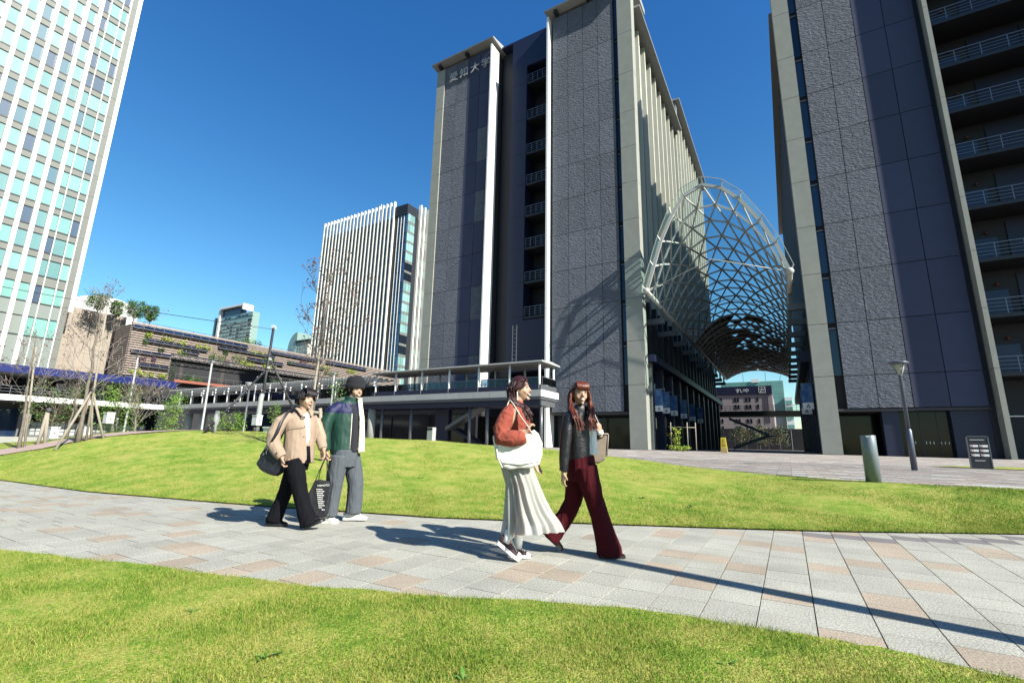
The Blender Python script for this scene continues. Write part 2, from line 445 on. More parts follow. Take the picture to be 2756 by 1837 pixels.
for q, (vis, d, x, y, k) in enumerate(cells):
    z = rnd.uniform(-.0008, .0008)
    if q < 300:
        put('paving_stone', SM[k], path, (x, y, z), (rnd.uniform(-.0015,.0015), rnd.uniform(-.0015,.0015), 0))
    else:
        h = S/2 - .004
        rest[k].box(x-h, x+h, y-h, y+h, -.05, z)
rb = MB()
for k in range(3):
    b0 = len(rb.v); rb.v += rest[k].v; rb.f += [tuple(b0+i for i in f) for f in rest[k].f]; rb.m += [k]*len(rest[k].f); rb.sm += [False]*len(rest[k].f)
rb.build('paving_stones', [slab_grey, slab_tan, slab_dark], path, kind='stuff')

# ---------------- the forecourt paving
def cell_mat(name, sx, sy):
    m = bpy.data.materials.new(name); m.use_nodes = True
    n = m.node_tree.nodes; L = m.node_tree.links; b = n['Principled BSDF']; b.inputs['Roughness'].default_value = .8
    g = n.new('ShaderNodeNewGeometry'); sp = n.new('ShaderNodeSeparateXYZ'); L.new(g.outputs['Position'], sp.inputs[0])
    def mth(op, a, c=0.0):
        q = n.new('ShaderNodeMath'); q.operation = op
        for i, s in enumerate((a, c)):
            if isinstance(s, (int, float)): q.inputs[i].default_value = s
            else: L.new(s, q.inputs[i])
        return q.outputs[0]
    fy = mth('FLOOR', mth('DIVIDE', sp.outputs['Y'], sy))
    xs = mth('ADD', mth('DIVIDE', sp.outputs['X'], sx), mth('MULTIPLY', mth('MODULO', fy, 2.0), .5))
    fx = mth('FLOOR', xs)
    cb = n.new('ShaderNodeCombineXYZ'); L.new(fx, cb.inputs[0]); L.new(fy, cb.inputs[1])
    wn = n.new('ShaderNodeTexWhiteNoise'); wn.noise_dimensions = '2D'; L.new(cb.outputs[0], wn.inputs['Vector'])
    r = n.new('ShaderNodeValToRGB'); r.color_ramp.interpolation = 'CONSTANT'; e = r.color_ramp.elements
    e[0].position = 0; e[0].color = (.22,.19,.175,1); e[1].position = .34; e[1].color = (.265,.215,.19,1)
    for p, c in ((.55, (.25,.24,.225,1)), (.75, (.36,.345,.325,1)), (.88, (.19,.17,.165,1))):
        k = e.new(p); k.color = c
    L.new(wn.outputs['Value'], r.inputs[0])
    ex = mth('ABSOLUTE', mth('SUBTRACT', mth('FRACT', xs), .5)); ey = mth('ABSOLUTE', mth('SUBTRACT', mth('FRACT', mth('DIVIDE', sp.outputs['Y'], sy)), .5))
    j = mth('MAXIMUM', mth('GREATER_THAN', ex, .5-.006/sx), mth('GREATER_THAN', ey, .5-.006/sy))
    mx = n.new('ShaderNodeMix'); mx.data_type = 'RGBA'; L.new(j, mx.inputs[0]); L.new(r.outputs[0], mx.inputs[6]); mx.inputs[7].default_value = (.07,.065,.06,1)
    L.new(mx.outputs[2], b.inputs['Base Color'])
    return m
PX, PY = .646, .323
plaza_mat = cell_mat('mixed_plaza_paving', PX, PY)
Fp = CC * ((_rad + np.where(np.arange(len(CC)) < 15, 2.5, -.04)) / _rad)[:, None]
xs_ = np.array([-95, -60, -40] + [p[0] for p in Fp[5:]] + [9, 16, 45], float)
ys_ = np.array([-6, -4, 4] + [p[1] for p in Fp[5:]] + [8, 7, 5], float)
VV = np.linspace(0, 1, 40)
GX = xs_[:, None] + (np.linspace(-110, 48, len(xs_)) - xs_)[:, None] * VV; GY = ys_[:, None] + (260 - ys_)[:, None] * VV**2
GZ = .42 + (np.clip(GY, -20, 45) - 13)*.0085 - .012
plz = grid_mesh('plaza', GX, GY, GZ, plaza_mat, False)
plz.data.flip_normals() if plz.data.polygons[0].normal.z < 0 else None
tag(plz, kind='structure')
# slabs proud of their bed where they can still be told apart
sm = MB(); nper = 0
for j in range(int(10/PY), int(24/PY)):
    off = .5 if j % 2 else 0
    for i in range(-22, 22):
        x0 = (i - off)*PX; y0 = j*PY
        cx, cy = x0+PX/2, y0+PY/2
        if cx < -12 or cx > 11.5: continue
        fy = float(np.interp(cx, FF[12:, 0], FF[12:, 1]))
        if cx > FF[-1, 0]: fy = FF[-1, 1] - (cx-FF[-1, 0])*.35
        if cy < fy - .25: continue
        if abs(cx-.9*cy) > 1e9: continue
        sm.box(x0+.004, x0+PX-.004, y0+.004, y0+PY-.004, zp(cx,cy)-.03, zp(cx,cy)+rnd.uniform(-.002,.002))
sm.build('paving_stones', plaza_mat, plz, kind='stuff')

# narrow strip of lawn far right, pink footpath over the mound
sp_ = MB(); zz = lambda x, y: zp(x,y)+.02
poly = [(4.6,24.6),(6.5,25.6),(9.5,26.0),(16,25.5),(16,22.6),(11,22.2),(7.5,22.9),(5.6,23.8)]
sp_.add([(x,y,zz(x,y)) for x,y in poly], [tuple(range(len(poly)-1,-1,-1))])
so_ = sp_.build('lawn', grass_mat)
tag(so_, kind='structure')
pink_mat = M('pink_paving', (.55,.40,.36), .85, var=.06, vscale=5)
PK = np.array([[-31,-3,0]] + PINK + [[-17.9,8.9,1.2],[-17.4,10.2,1.2]])
tt = np.linspace(0, len(PK)-1, 60); kx = np.interp(tt, np.arange(len(PK)), PK[:, 0]); ky = np.interp(tt, np.arange(len(PK)), PK[:, 1])
wd = np.linspace(-.85, .85, 7)
rad = np.hypot(kx, ky)
KX = kx[:, None]*(1 + wd/rad[:, None]); KY = ky[:, None]*(1 + wd/rad[:, None])
KZ = terr(KX.ravel(), KY.ravel()).reshape(KX.shape) + .045
pk = grid_mesh('footpath', KX, KY, KZ, pink_mat)
pk.data.flip_normals() if pk.data.polygons[0].normal.z < 0 else None
tag(pk, kind='structure')

# a few weeds standing out of the turf
def weed(x, y, z, sz, sd, label):
    r = random.Random(sd); t = E('weed', label, 'weed', (x,y,z), group='green weeds in the lawns')
    for k in range(9):
        m = MB(); a = r.uniform(0, 6.28); d = Vector((math.cos(a), math.sin(a), r.uniform(.25,.9))); q = Vector((-d.y, d.x, 0)).normalized(); p = Vector((x,y,z)); L = sz*r.uniform(.6,1.2)
        m.add([p, p+d*L*.45+q*L*.16, p+d*L*.8+q*L*.11-Vector((0,0,L*.1)), p+d*L-Vector((0,0,L*.25)), p+d*L*.8-q*L*.11-Vector((0,0,L*.1)), p+d*L*.45-q*L*.16], [(0,1,2,3,4,5)])
        m.build('leaf', weed_m, t)
weed_m = M('weed_leaf', (.12,.30,.03), .6, var=.3, vscale=20)
for k, (x, y, sz) in enumerate([(-2.28,1.62,.075),(-1.35,1.95,.05),(-.62,2.1,.045),(-.35,2.75,.05),(-3.2,1.75,.04),(-1.0,1.45,.04),(.2,2.6,.05)]):
    weed(x, y, .02, sz, 700+k, ['largest green weed in the front lawn, left of centre','green weed in the front lawn near the bottom centre','green weed in the front lawn right of the bottom centre','green weed at the front edge of the path, right of centre','green weed in the front lawn at far left','green weed closest to the bottom edge of the picture','small weed in the front lawn at right'][k])
for k, (x, y, sz) in enumerate([(-2.4,9.0,.11),(-4.2,7.2,.09),(-1.5,8.6,.1),(-6.8,8.0,.1)]):
    weed(x, y, tz(x, y)+.02, sz, 720+k, ['weed high on the raised lawn right of the women','weed in the raised lawn just above the path, right of the women','weed on the raised lawn near the forecourt edge','weed in the raised lawn between the two pairs of walkers'][k])
# ================================================================== LECTURE BUILDINGS (facade plane y = 45)
ZR = [4.24, 6.78, 11.1, 15.43, 19.72, 24.02, 28.26, 32.5, 36.8, 41.75, 47.1, 53.7]
FL = [6.78, 11.1, 15.43, 19.72, 24.02, 28.26, 32.5, 36.8, 41.75, 47.1]
BASE = .69
win_mat = M('tinted_window', (.035,.045,.06), .08, spec=.9, rvar=.5)
side_glass = M('pale_reflective_window', (.07,.09,.10), .1, spec=.6, rvar=.5)
side_panel = M('side_wall_panel', (.26,.28,.27), .6, var=.08, vscale=1.2, rvar=.05)
fin_mat = M('pale_fin', (.70,.69,.57), .6, var=.06, vscale=1.0)
door_blue = M('door_glass_blue', (.05,.08,.18), .3, spec=.3)
rail_mat = M('galvanised_rail', (.27,.29,.34), .4, metal=.6)

def panels(root, cols, rows, kinds, y=45.0):
    for ci in range(len(cols)-1):
        x0, x1 = cols[ci]+.025, cols[ci+1]-.025
        for ri in range(len(rows)-1):
            z0, z1 = rows[ri]+.025, rows[ri+1]-.025
            m = rough_stone if kinds[ci] == 'r' or (kinds[ci] == 'm' and (ri*7+ci*3) % 5 < 2) else shaded_stone
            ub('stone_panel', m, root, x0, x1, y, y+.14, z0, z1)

def pillar(root, x0, x1, y0, y1, zs, mat=concrete, name='pillar_block'):
    for a, b in zip(zs[:-1], zs[1:]):
        ub(name, mat, root, x0, x1, y0, y1, a+.018, b-.018)
    ub('pillar_core', joint_dark, root, x0+.05, x1-.05, y0+.05, y1-.05, zs[0], zs[-1])

def balcony(root, x0, x1, y, z, nposts, depth=2.2):
    """slab, railing (posts + rails), back wall, door"""
    ub('balcony_slab', dark_metal, root, x0, x1, y, y+depth, z-.28, z)
    b = MB(); 
    for k in range(nposts+1):
        x = x0 + .06 + (x1-x0-.12)*k/nposts
        b.beam((x, y+.06, z), (x, y+.06, z+1.15), .05, .05)
    for q, h in enumerate((.28, .56, .84)): b.beam((x0, y+.06, z+h), (x1, y+.06, z+h), .03)
    b.beam((x0, y+.06, z+1.15), (x1, y+.06, z+1.15), .055)
    b.build('railing', rail_mat, root)

def letters(root, text, x0, z0, pitch, size, y, mat, depth=.08, name='sign_letter', lean=0.0):
    for k, ch in enumerate(text):
        if ch == ' ': continue
        cu = bpy.data.curves.new(name, 'FONT'); cu.body = ch; cu.size = size; cu.extrude = depth/2; cu.align_x = 'CENTER'
        to = bpy.data.objects.new('tmp', cu); COL.objects.link(to)
        me = bpy.data.meshes.new_from_object(to.evaluated_get(bpy.context.evaluated_depsgraph_get()))
        bpy.data.objects.remove(to)
        me.materials.clear(); me.materials.append(mat); me.name = name
        o = bpy.data.objects.new(name, me); COL.objects.link(o)
        o.location = Vector((x0+pitch*k, y, z0)) - parent_off(root); o.rotation_euler = (R(90), 0, 0)
        o.parent = root

# ---------------------------------------------------------------- left building
A = E('university_building', 'tall grey stone-clad lecture building with raised letters at its top, left of the glass vault', 'building', (-25, 45, BASE))
ub('core', core_m, A, -39.3, -13.2, 50.4, 71, BASE, 52.5)
ub('core', core_m, A, -39.3, -13.2, 71, 103, BASE, 56.2)
ub('wall_backing', joint_dark, A, -38.2, -30.1, 45.14, 50.3, 4.0, 53.6)
ub('wall_backing', joint_dark, A, -21.25, -13.5, 45.14, 50.3, 4.0, 53.6)
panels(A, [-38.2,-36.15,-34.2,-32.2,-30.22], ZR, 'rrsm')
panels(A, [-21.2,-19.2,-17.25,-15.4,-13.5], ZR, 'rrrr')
zs = [BASE, 6.78, 11.1, 15.5, 19.76, 24.02, 28.26, 32.5, 36.8, 41.75, 47.1, 53.6]
pillar(A, -12.95, -11.3, 44.85, 46.1, zs)
pillar(A, -39.6, -38.23, 44.85, 46.4, zs)
for a, b in zip(zs[:-1], zs[1:]):
    ub('white_fin', white_metal, A, -21.75, -21.5, 44.36, 46.2, a+.012, b-.012)
    if a > 4: ub('white_fin', white_metal, A, -30.10, -29.9, 44.32, 46.2, a+.012, b-.012)
# window slit beside the pillar
for k, z in enumerate(FL):
    zt = (FL + [53.6])[k+1]
    ub('slit_window', blue_glass, A, -13.42, -13.0, 45.35, 45.4, z+.1, zt-.5)
    ub('slit_transom', grey_metal, A, -13.42, -13.0, 45.25, 45.34, zt-.45, zt-.30)
ub('slit_back', joint_dark, A, -13.5, -12.95, 45.45, 50, 4.0, 53.6)
# recess with fire balconies
ub('recess_wall', shaded_panel, A, -27.7, -25.5, 46.2, 50.3, 15.0, 54.1)
ub('recess_wall', shaded_panel, A, -25.5, -21.76, 46.2, 50.3, 49.6, 54.1)
ub('recess_wall', shaded_panel, A, -27.7, -21.76, 46.2, 50.3, 9.0, 15.0)
ub('recess_glass', shaded_wall, A, -29.84, -27.7, 47.3, 50.3, 8.6, 53.9)
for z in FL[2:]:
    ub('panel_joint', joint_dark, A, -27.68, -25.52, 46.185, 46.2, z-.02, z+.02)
ub('recess_back', shaded_wall, A, -25.5, -21.76, 48.7, 50.3, 15.0, 49.6)
for k, z in enumerate(FL[2:]):
    balcony(A, -25.45, -21.8, 46.25, z, 5)
    ub('door', door_blue, A, -23.95, -23.3, 48.62, 48.69, z, z+2.2)
    ub('door', door_blue, A, -22.5, -21.9, 48.62, 48.69, z, z+2.5)
    ub('door_panel', shaded_panel, A, -24.7, -24.05, 48.62, 48.69, z+.4, z+2.0)
# roof canopies
roofm = M('canopy_metal', (.46,.46,.44), .5, var=.06)
b = MB(); b.prism([(44.0,54.35),(46.5,54.95),(50.5,54.95),(50.5,54.2),(46.5,54.1),(44.05,54.2)], 'x', -40.1, -29.55); b.build('roof_canopy', roofm, A)
b = MB(); b.prism([(44.0,54.35),(46.5,54.95),(50.5,54.95),(50.5,54.2),(46.5,54.1),(44.05,54.2)], 'x', -21.95, -11.0); b.build('roof_canopy', roofm, A)
for x in (-38.9, -34.2, -20.6, -16.4):
    ub('canopy_bracket', dark_metal, A, x-.2, x+.2, 44.3, 45, 53.75, 54.2)
letters(A, '愛知大学', -36.6, 51.0, 1.82, 1.5, 44.86, M('dark_steel_letter', (.62,.64,.66), .5), .16)
ub('roof_parapet', shaded_panel, A, -29.5, -22.0, 46.25, 50.2, 54.11, 54.35)
# ground floor under the stone
ub('ground_floor_soffit', soffit_m, A, -21.2, -13.0, 45.05, 49, 4.02, 4.2)
ub('ground_floor_wall', shaded_wall, A, -21.2, -19.2, 46.6, 47.4, BASE, 4.0)
ub('ground_floor_glass', dark_glass, A, -19.2, -13.0, 48.3, 48.4, BASE, 4.0)
ub('ground_floor_wall', joint_dark, A, -39, -13.2, 49, 50.3, BASE, 4.0)
letters(A, '愛知', -20.6, 1.75, .32, .30, 46.59, white_metal, .02, 'wall_letter')
letters(A, '大学', -19.94, 1.75, .32, .30, 46.59, white_metal, .02, 'wall_letter')
ub('door_frame', grey_metal, A, -19.75, -19.68, 46.4, 46.59, 2.4, 4.0)
# side wall facing the passage
def side_wall(root, X, sgn, y0, y1, ztop, zlow, pitch, rows, fin_mat=fin_mat, side_panel=side_panel):
    """fins standing off a wall of panels and windows; sgn = +1 when the wall looks toward +x"""
    n = int((y1-y0)/pitch); zc = max(zlow, 16.2)
    def sx(d0, d1): return (min(X-sgn*d0, X-sgn*d1), max(X-sgn*d0, X-sgn*d1))
    for k in range(n+1):
        y = y0 + pitch*k
        ub('side_fin', fin_mat, root, *sx(.35, 1.0), y, y+.34, zc, ztop)
        ub('side_fin', fin_mat, root, *sx(.62, 1.0), y+pitch*.5, y+pitch*.5+.18, zc, ztop)
        ub('shaded_fin_foot', dark_metal, root, *sx(.35, 1.0), y, y+.34, zlow, zc-.01)  # lower length of the fin, darkened to carry the passage shade
    for a, b_ in zip(rows[:-1], rows[1:]):
        low = b_ < 16.4  # lower rows get dark materials, passage shade put into their colour
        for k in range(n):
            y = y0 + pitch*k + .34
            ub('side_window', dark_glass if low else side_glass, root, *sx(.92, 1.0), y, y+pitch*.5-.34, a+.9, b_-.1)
            ub('side_panel', shaded_wall if low else side_panel, root, *sx(.84, 1.0), y+pitch*.5-.15, y+pitch-.35, a+.05, b_-.05)
            ub('spandrel', shaded_wall if low else fin_mat, root, *sx(.80, 1.0), y, y+pitch*.5-.34, a+.05, a+.85)
SR = [10.2, 15.43, 19.72, 24.02, 28.26, 32.5, 36.8, 41.75, 47.1, 51.2]
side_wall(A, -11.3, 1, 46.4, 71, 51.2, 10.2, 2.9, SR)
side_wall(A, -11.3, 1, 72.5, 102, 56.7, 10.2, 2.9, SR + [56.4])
ub('side_wall', core_m, A, -13.2, -12.3, 46.4, 71, 10, 51.3)
ub('side_wall', core_m, A, -13.2, -12.3, 71, 103, 10, 56.7)
b = MB(); b.prism([(-13.4,51.25),(-10.6,51.25),(-10.6,51.45),(-13.4,51.75)], 'y', 46.15, 71.4); b.build('roof_eave', roofm, A)
b = MB(); b.prism([(-13.4,56.75),(-10.6,56.75),(-10.6,56.95),(-13.4,57.25)], 'y', 71.0, 103); b.build('roof_eave', roofm, A)
ub('roof_upstand', side_panel, A, -13.4, -11.3, 71.45, 72.4, 51.3, 56.7)
# passage level: ledge, columns, dark glass
ub('passage_ledge', shaded_panel, A, -12.2, -10.7, 46.3, 103, 9.2, 9.9)
for k in range(12):
    y = 47.2 + 4.9*k
    ub('passage_column', shaded_panel if k else side_panel, A, -12.1, -11.3, y, y+.8, BASE, 9.2)
    ub('passage_glass', dark_glass, A, -12.9, -12.8, y+.8, y+4.9, BASE, 9.2)
    ub('passage_beam', dark_metal, A, -12.7, -11.9, y+.8, y+4.9, 4.7, 4.95)
ub('passage_back', core_m, A, -13.3, -13.0, 46.3, 103, BASE, 10)

# ---------------------------------------------------------------- right building
B = E('university_building', 'dark stone-clad lecture building with fire balconies, right of the glass vault', 'building', (8, 45, BASE))
ZB = [z for z in ZR if z < 48] 
ub('core', core_m, B, 3.6, 30, 50.6, 103, BASE, 43.2)
ub('wall_backing', joint_dark, B, 4.2, 12.4, 45.14, 50.5, 4.0, 50.4)
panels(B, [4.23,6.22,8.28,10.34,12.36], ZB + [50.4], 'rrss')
pillar(B, 2.26, 3.6, 44.85, 46.1, [BASE] + ZB[1:] + [50.4])
for k, z in enumerate(FL):
    zt = (FL + [50.4])[k+1]
    ub('slit_window', blue_glass, B, 3.66, 4.16, 45.35, 45.4, z+.1, zt-.5)
    ub('slit_transom', grey_metal, B, 3.66, 4.16, 45.25, 45.34, zt-.45, zt-.30)
ub('slit_back', joint_dark, B, 3.6, 4.22, 45.45, 50, 4.0, 50.4)
for a, b_ in zip([BASE]+FL, FL + [50.4]):
    ub('grey_fin', concrete, B, 12.72, 13.02, 44.25, 46.4, a+.012, b_-.012)
ub('fin_shadow_gap', shaded_wall, B, 12.37, 12.71, 45.3, 50, BASE, 50.4)
b = MB(); b.prism([(44.0,50.75),(46.5,51.3),(50.5,51.3),(50.5,50.5),(46.5,50.4),(44.05,50.6)], 'x', 1.95, 13.4); b.build('roof_canopy', roofm, B)
ub('recess_back', shaded_wall, B, 13.02, 34, 49.2, 50.5, BASE, 50.4)
ub('shading_end_wall', shaded_wall, B, 27.6, 34, 43.0, 49.2, BASE, 50.4)  # unseen wall, brought forward to throw shade over the balcony recess
for k, z in enumerate(FL):
    balcony(B, 13.05, 27.5, 46.4, z-.05, 9, 2.8)
    ub('door', door_blue, B, 14.0, 15.8, 49.12, 49.19, z, z+2.4)
    ub('wall_panel', shaded_panel, B, 16.4, 19.6, 49.10, 49.19, z+.05, z+3.6)
    ub('wall_panel', shaded_panel, B, 19.7, 22.9, 49.10, 49.19, z+.05, z+3.6)
    b = MB()
    for q in range(9): b.beam((23.2, 48.9, z+.3+q*.4), (23.7, 48.9, z+.3+q*.4), .035)
    b.beam((23.2,48.9,z), (23.2,48.9,z+4.1), .05); b.beam((23.7,48.9,z), (23.7,48.9,z+4.1), .05)
    b.build('ladder', dark_metal, B)
    b = MB(); b.lathe([(.09,0),(.12,.1),(.05,.22)], (15.2, 49.0, z+2.75), 8)
    b.build('alarm_light', M('red_lamp_glass', (.28,.05,.035), .4) if 'red_lamp_glass' not in bpy.data.materials else bpy.data.materials['red_lamp_glass'], B)
    ub('light_fitting', white_metal, B, 13.05, 13.5, 46.55, 46.62, z+.9, z+1.0)
# ground floor
ub('ground_floor_soffit', soffit_m, B, 3.6, 12.4, 45.05, 49, 4.02, 4.2)
ub('ground_floor_column', shaded_panel, B, 6.35, 7.35, 45.3, 46.3, BASE, 4.0)
ub('ground_floor_glass', dark_glass, B, 7.4, 10.3, 45.9, 46.0, BASE, 4.0)
ub('ground_floor_glass', dark_glass, B, 3.6, 6.3, 48.3, 48.4, BASE, 4.0)
ub('ground_floor_wall', shaded_panel, B, 10.3, 12.68, 45.35, 46.0, BASE, 4.2)
ub('ground_floor_wall', joint_dark, B, 3.6, 12.6, 49.4, 50.5, BASE, 4.0)
for k in range(12):
    if k in (3, 8): continue
    ub('glass_marker', white_metal, B, 7.75+k*.21, 7.79+k*.21, 45.885, 45.9, 1.62, 1.80)
for x in (8.6, 9.6): ub('glazing_bar', dark_metal, B, x-.03, x+.03, 45.86, 45.9, BASE, 4.0)
ub('glazing_bar', dark_metal, B, 7.4, 10.3, 45.86, 45.9, 2.55, 2.6)
b = MB(); b.prism([(10.2,2.5),(10.2,2.85),(7.6,4.2),(7.2,4.2)], 'y', 46.3, 47.6); b.build('stair_flight', grey_metal, B)
ub('handrail', white_metal, B, 13.05, 18, 46.5, 46.56, 3.6, 3.66)
# side wall
side_wall(B, 2.3, -1, 46.4, 102, 43.2, 10.2, 2.9, [10.2, 15.43, 19.72, 24.02, 28.26, 32.5, 36.8, 43.1], grey_metal, shaded_panel)  # side away from the sun: shade put into darker fins and panels
ub('side_wall', core_m, B, 3.3, 3.6, 46.2, 103, 10, 43.3)
b = MB(); b.prism([(3.9,43.3),(2.0,43.3),(2.0,43.5),(3.9,43.8)], 'y', 46.15, 103); b.build('roof_eave', roofm, B)
ub('passage_ledge', shaded_panel, B, 1.7, 3.2, 52, 103, 9.2, 10.2)
for k in range(12):
    y = 47.2 + 4.9*k
    ub('passage_column', shaded_panel, B, 2.35, 3.1, y, y+.8, BASE, 9.2)
    ub('passage_glass', dark_glass, B, 3.2, 3.3, y+.8, y+4.9, BASE, 9.2)
ub('passage_back', core_m, B, 3.35, 3.6, 46.3, 103, BASE, 10)

# ---------------------------------------------------------------- glass vault between them
YV, XC, HW, ZS = 43.0, -4.53, 5.86, 15.34
V = E('glass_vault', 'arched glass vault of white triangular struts spanning between the two lecture buildings', 'glass roof', (XC, YV, ZS))
vprof = [(-1,0),(-.87,.25),(-.74,.5),(-.55,.75),(-.35,.93),(-.06,1.0),(.22,.92),(.46,.76),(.70,.51),(.87,.27),(1,0)]
strut_m = M('white_steel_strut', (.62,.62,.58), .5, var=.04)
vglass = bpy.data.materials.new('vault_glass'); vglass.use_nodes = True
_n = vglass.node_tree.nodes; _L = vglass.node_tree.links; _n.clear()
_o = _n.new('ShaderNodeOutputMaterial'); _t = _n.new('ShaderNodeBsdfTransparent'); _t.inputs[0].default_value = (.80,.92,.93,1)
_g = _n.new('ShaderNodeBsdfGlossy'); _g.inputs['Roughness'].default_value = .03; _g.inputs[0].default_value = (.85,.95,.97,1)
_f = _n.new('ShaderNodeValue'); _f.outputs[0].default_value = .07; _mx = _n.new('ShaderNodeMixShader')
_L.new(_f.outputs[0], _mx.inputs[0]); _L.new(_t.outputs[0], _mx.inputs[1]); _L.new(_g.outputs[0], _mx.inputs[2]); _L.new(_mx.outputs[0], _o.inputs[0])
def vrise(y): return 1.5 + 8.09*math.exp(-(y-YV)/19.5)
def vpt(t, y):
    i = min(int(t), 9); f = t - i
    u = vprof[i][0]*(1-f) + vprof[i+1][0]*f; v = vprof[i][1]*(1-f) + vprof[i+1][1]*f
    return Vector((XC + HW*u, y, ZS + vrise(y)*v))
NR = 32; SPY = 2.16
rings = []
for k in range(NR):
    y = YV + SPY*k
    ts = list(range(11)) if k % 2 == 0 else [0] + [i+.5 for i in range(10)] + [10]
    rings.append([vpt(t, y) for t in ts])
segs = []; tris = []
for k in range(NR):
    r = rings[k]
    for a, b_ in zip(r[:-1], r[1:]): segs.append((a, b_, k))
    if k < NR-1:
        q = rings[k+1]; e, o_ = (r, q) if k % 2 == 0 else (q, r)    # e has 11 nodes, o_ has 12
        for i in range(11):
            segs.append((e[i], o_[i], k)); segs.append((e[i], o_[i+1], k))
            tris.append((e[i], o_[i], o_[i+1], k))
            if i < 10: tris.append((e[i], e[i+1], o_[i+1], k))
rest = MB()
for q, (a, b_, k) in enumerate(segs):
    w_ = .24 if k == 0 and q < 10 else .13
    if q < 300:
        m = MB(); m.beam(a, b_, w_*.75, w_*1.3); m.build('edge_arch' if w_ > .2 else 'strut', strut_m, V)
    else: rest.beam(a, b_, .11, .16 if k < 12 else .26)
rest.build('strut_lattice', strut_m, V, kind='stuff')
rest = MB(); dark_p = MB(); rp = random.Random(4)
for q, (a, b_, c_, k) in enumerate(tris):
    n_ = (b_-a).cross(c_-a).normalized() 
    if n_.z < 0: n_ = -n_
    a2, b2, c2 = a+n_*.12, b_+n_*.12, c_+n_*.12
    cen = (a2+b2+c2)/3; a2, b2, c2 = [p + (cen-p)*.02 for p in (a2, b2, c2)]
    tgt = MB() if q < 260 else rest
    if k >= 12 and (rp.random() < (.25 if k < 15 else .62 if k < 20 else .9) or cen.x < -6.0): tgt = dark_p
    tgt.add([a2, b2, c2], [(0,1,2)])
    if q < 260 and tgt is not dark_p: tgt.build('glass_pane', vglass, V)
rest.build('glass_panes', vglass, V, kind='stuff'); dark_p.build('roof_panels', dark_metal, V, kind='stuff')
# glass fascia rail along the front arch, tie rods, nodes, edge beams and brackets
m = MB(); e0 = rings[0]
outer = [p + Vector(((p.x-XC)*.055, -.25, .5 + (.25 if 2 < i < 8 else 0))) for i, p in enumerate(e0)]
for i, (p, q) in enumerate(zip(outer[:-1], outer[1:])): m.beam(p, q, .05)
for p, q in zip(e0, outer): m.beam(p, q, .09)
m.build('gutter_rail', strut_m, V)
m = MB()
for (p, q), (p2, q2) in zip(zip(e0[:-1], e0[1:]), zip(outer[:-1], outer[1:])): m.add([p, q, q2, p2], [(0,1,2,3)])
m.build('gutter_glass', vglass, V)
for y in (YV, YV+12.96, YV+25.92):
    c0 = Vector((XC, y, 17.5)); 
    m = MB(); m.tube([vpt(0,y), c0, vpt(10,y)], .045, 6); m.build('tie_rod', strut_m, V)
for s_, t in ((-1, 0), (1, 10)):
    m = MB(); m.tube([vpt(t,YV-.2), vpt(t,108)], .22, 10); m.build('edge_beam', strut_m, V)
    m = MB(); m.lathe([(.02,-.34),(.24,-.22),(.34,0),(.24,.22),(.02,.34)], vpt(t,YV-.1), 12); m.build('bearing', strut_m, V)
    for k in range(10):
        y = 49 + 6.2*k; p = vpt(t, y); xw = -12.2 if s_ < 0 else 3.1
        m = MB(); m.beam((xw, y, p.z-1.5), (p.x-.3*s_, y, p.z-1.5), .5, .6); m.beam((p.x, y, p.z-1.5), (p.x, y, p.z), .28); m.build('bracket', grey_metal, V)

# footbridge at the end of the passage, beyond it the street
br = E('footbridge', 'dark footbridge crossing the far end of the shaded passage', 'bridge', (-4.5, 110, 7.4))
ub('deck', dark_metal, br, -16, 8, 109, 112, 7.4, 8.5)
b = MB()
for k in range(25): b.beam((-16+k, 109.1, 8.5), (-16+k, 109.1, 9.6), .07)
for h in (8.8, 9.2, 9.6): b.beam((-16, 109.1, h), (8, 109.1, h), .07)
b.build('railing', grey_metal, br)
ub('pier', dark_metal, br, -15.5, -14.5, 109.5, 111.5, BASE, 7.4); ub('pier', dark_metal, br, 3.5, 4.5, 109.5, 111.5, BASE, 7.4)
fl_m = M('pale_stair_side', (.55,.57,.62), .6)
st = E('stairway', 'pale stair flights rising in the shade at the end of the passage', 'stairs', (-6, 106, BASE))
b = MB(); b.prism([(-9.5,.7),(-3,3.2),(-3,3.8),(-9.5,1.3)], 'y', 105, 106.5); b.build('flight', fl_m, st)
b = MB(); b.prism([(-10.2,6.6),(-3,3.2),(-3,3.8),(-10.2,7.2)], 'y', 107, 108.5); b.build('flight', fl_m, st)
ub('landing', grey_metal, st, -3, -1.8, 105, 108.5, 3.2, 3.5)
# ================================================================== RAISED WALKWAY (front edge y = 38)
D = E('raised_walkway', 'roofed white pedestrian walkway on columns with glass railings, running left from the stone building', 'walkway', (-50, 40, .6))
fascia_m = M('pale_fascia_panel', (.50,.51,.50), .55, var=.05, rvar=.04)
deck_glass = bpy.data.materials.new('railing_glass'); deck_glass.use_nodes = True
_n = deck_glass.node_tree.nodes; _L = deck_glass.node_tree.links; _n.clear()
_o = _n.new('ShaderNodeOutputMaterial'); _t = _n.new('ShaderNodeBsdfTransparent'); _t.inputs[0].default_value = (.40,.52,.62,1)
_g = _n.new('ShaderNodeBsdfGlossy'); _g.inputs['Roughness'].default_value = .05
_f = _n.new('ShaderNodeFresnel'); _f.inputs[0].default_value = 1.45; _mx = _n.new('ShaderNodeMixShader')
_L.new(_f.outputs[0], _mx.inputs[0]); _L.new(_t.outputs[0], _mx.inputs[1]); _L.new(_g.outputs[0], _mx.inputs[2]); _L.new(_mx.outputs[0], _o.inputs[0])
ub('deck_slab', grey_metal, D, -88, -19.05, 38.1, 41.6, 5.0, 5.6)
k = 0; x = -19.0
